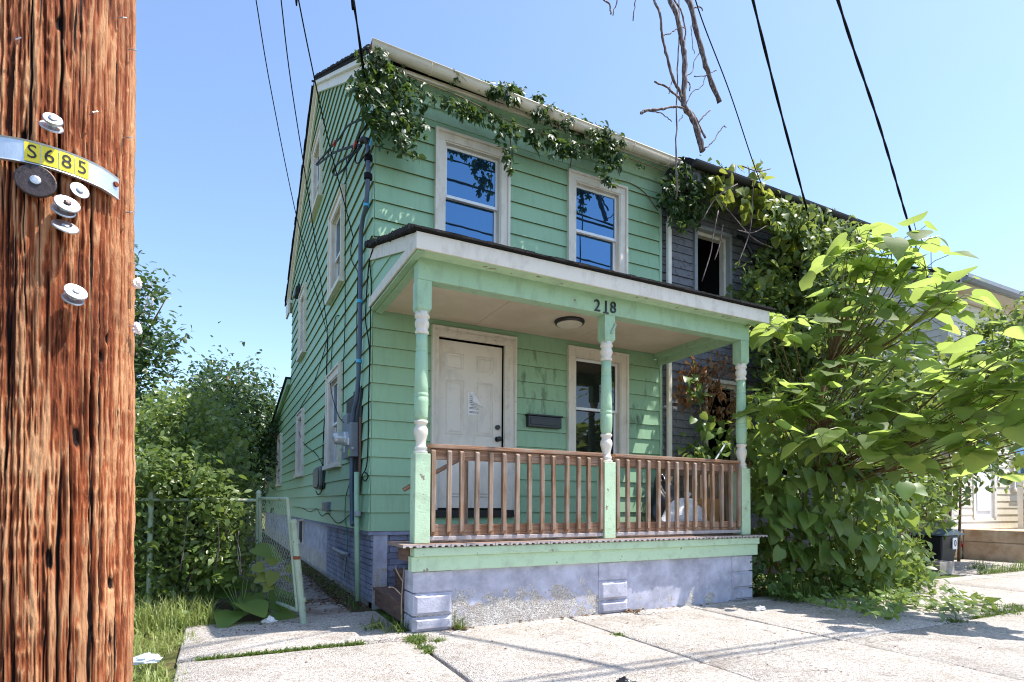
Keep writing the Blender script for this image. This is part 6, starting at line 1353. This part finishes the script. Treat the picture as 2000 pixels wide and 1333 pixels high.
# dead leaves and twigs
def litter(label, pts, smin, smax):
    P = np.asarray(pts); n = len(P); N_, T_ = frames(n, 1.4, .35, (0, 0, 0), 0); V, F, R_ = leaf_batch([ovate(.6, .3, .2), ovate(.9, .1, .3)], P, N_, T_, RNG.uniform(smin, smax, n)); o = bpy.data.objects.new('leaf_litter', np_mesh('leaf_litter', V, F, 'litter', R_)); COL.objects.link(o); tag(o, label, 'litter', None, 'stuff')
litter('dead leaves scattered over the side path', np.concatenate([area(-.35, -.05, -.1, 6, 700, .006), area(-1.0, -.2, .25, .6, 160, .004), area(-1.0, -.2, -.36, 6, 260, .004)]), .02, .06)
litter('brown leaves gathered at the porch base', np.concatenate([tuft(2.35, -1.58, .06, 80)+np.array([0, 0, .02]), tuft(.45, -1.57, .05, 40)+np.array([0, 0, .02]), area(.4, 4.1, -1.60, -1.5, 60, .006)]), .02, .055)
litter('dry bits strewn on the sidewalk slabs', np.concatenate([area(-1.5, 4.5, -4.0, -1.7, 90, .004), area(4.3, 6.6, -2.3, -1.5, 220, .006), area(-1.5, -.7, -1.0, -.4, 70, .008)]), .012, .035)
tw = thing('twig', 'thorny yellow twig growing at the left corner of the porch', 'twig', (-.05, -1.36, 0))
stems(tw, [[(-.02, -1.36, 0), (-.03, -1.37, .25), (-.01, -1.37, .55)], [(-.03, -1.37, .30), (-.10, -1.38, .37), (-.15, -1.38, .38)], [(-.02, -1.37, .42), (-.07, -1.38, .50), (-.09, -1.38, .55)]], .006, 'fence_wood', 'shoot')
# litter objects
tp = thing('plastic_scrap', 'crumpled white plastic scrap on the concrete by the gate', 'litter', (-.95, -.62, 0))
p = PZ(528, 1212, .02); blob((p[0], p[1], 0), (.05, .04, .03), 4, 10, .5).build('scrap', 'paper', tp)
tp = thing('plastic_scrap', 'crumpled white wrapper on the shaded sidewalk by the vines', 'litter', (3.9, -1.9, 0))
p = PZ(1485, 1190, .01); blob((p[0], p[1], 0), (.05, .04, .025), 9, 10, .5).build('scrap', 'paper', tp)
tp = thing('clear_bag', 'pale clear plastic bag lying in the left grass', 'litter', (-1.9, -1.6, 0))
p = PZ(285, 1292, .05); blob((p[0], p[1], .04), (.09, .06, .035), 14, 12, .3).build('bag', 'white_stick', tp)
tp = thing('plastic_bag', 'black plastic bag corner on the sidewalk at the bottom edge', 'litter', (.9, -3.5, 0))
p = PZ(1222, 1345, .02); blob((p[0], p[1], 0), (.075, .06, .045), 21, 14, .3).build('bag', 'black_bag', tp, smooth=True)
st = thing('stone', 'flat pale stone at the porch base by the middle pier', 'stone', (2.6, -1.6, 0))
p = PZ(1268, 1200, 0); blob((p[0], p[1]+.03, -.02), (.12, .06, .035), 31, 14, .12).build('stone', 'concrete', st, smooth=True)
an = thing('antenna', 'small white roof antenna above the big tree leaves', 'antenna', PD(1815, 455, 14))
p = PD(1818, 462, 14.0); MB().tube([p+np.array([0, 0, -1.6]), p], .012, 6).build('mast', 'antenna', an); MB().tube([p+np.array([-.25, .1, -.1]), p+np.array([.2, -.1, .02])], .01, 6).build('boom', 'antenna', an)
for k in range(4): q = p+np.array([-.2+.1*k, .08-.04*k, -.08+.02*k]); MB().tube([q+np.array([0, -.1, -.06]), q+np.array([0, .1, .06])], .006, 5).build('element', 'antenna', an)
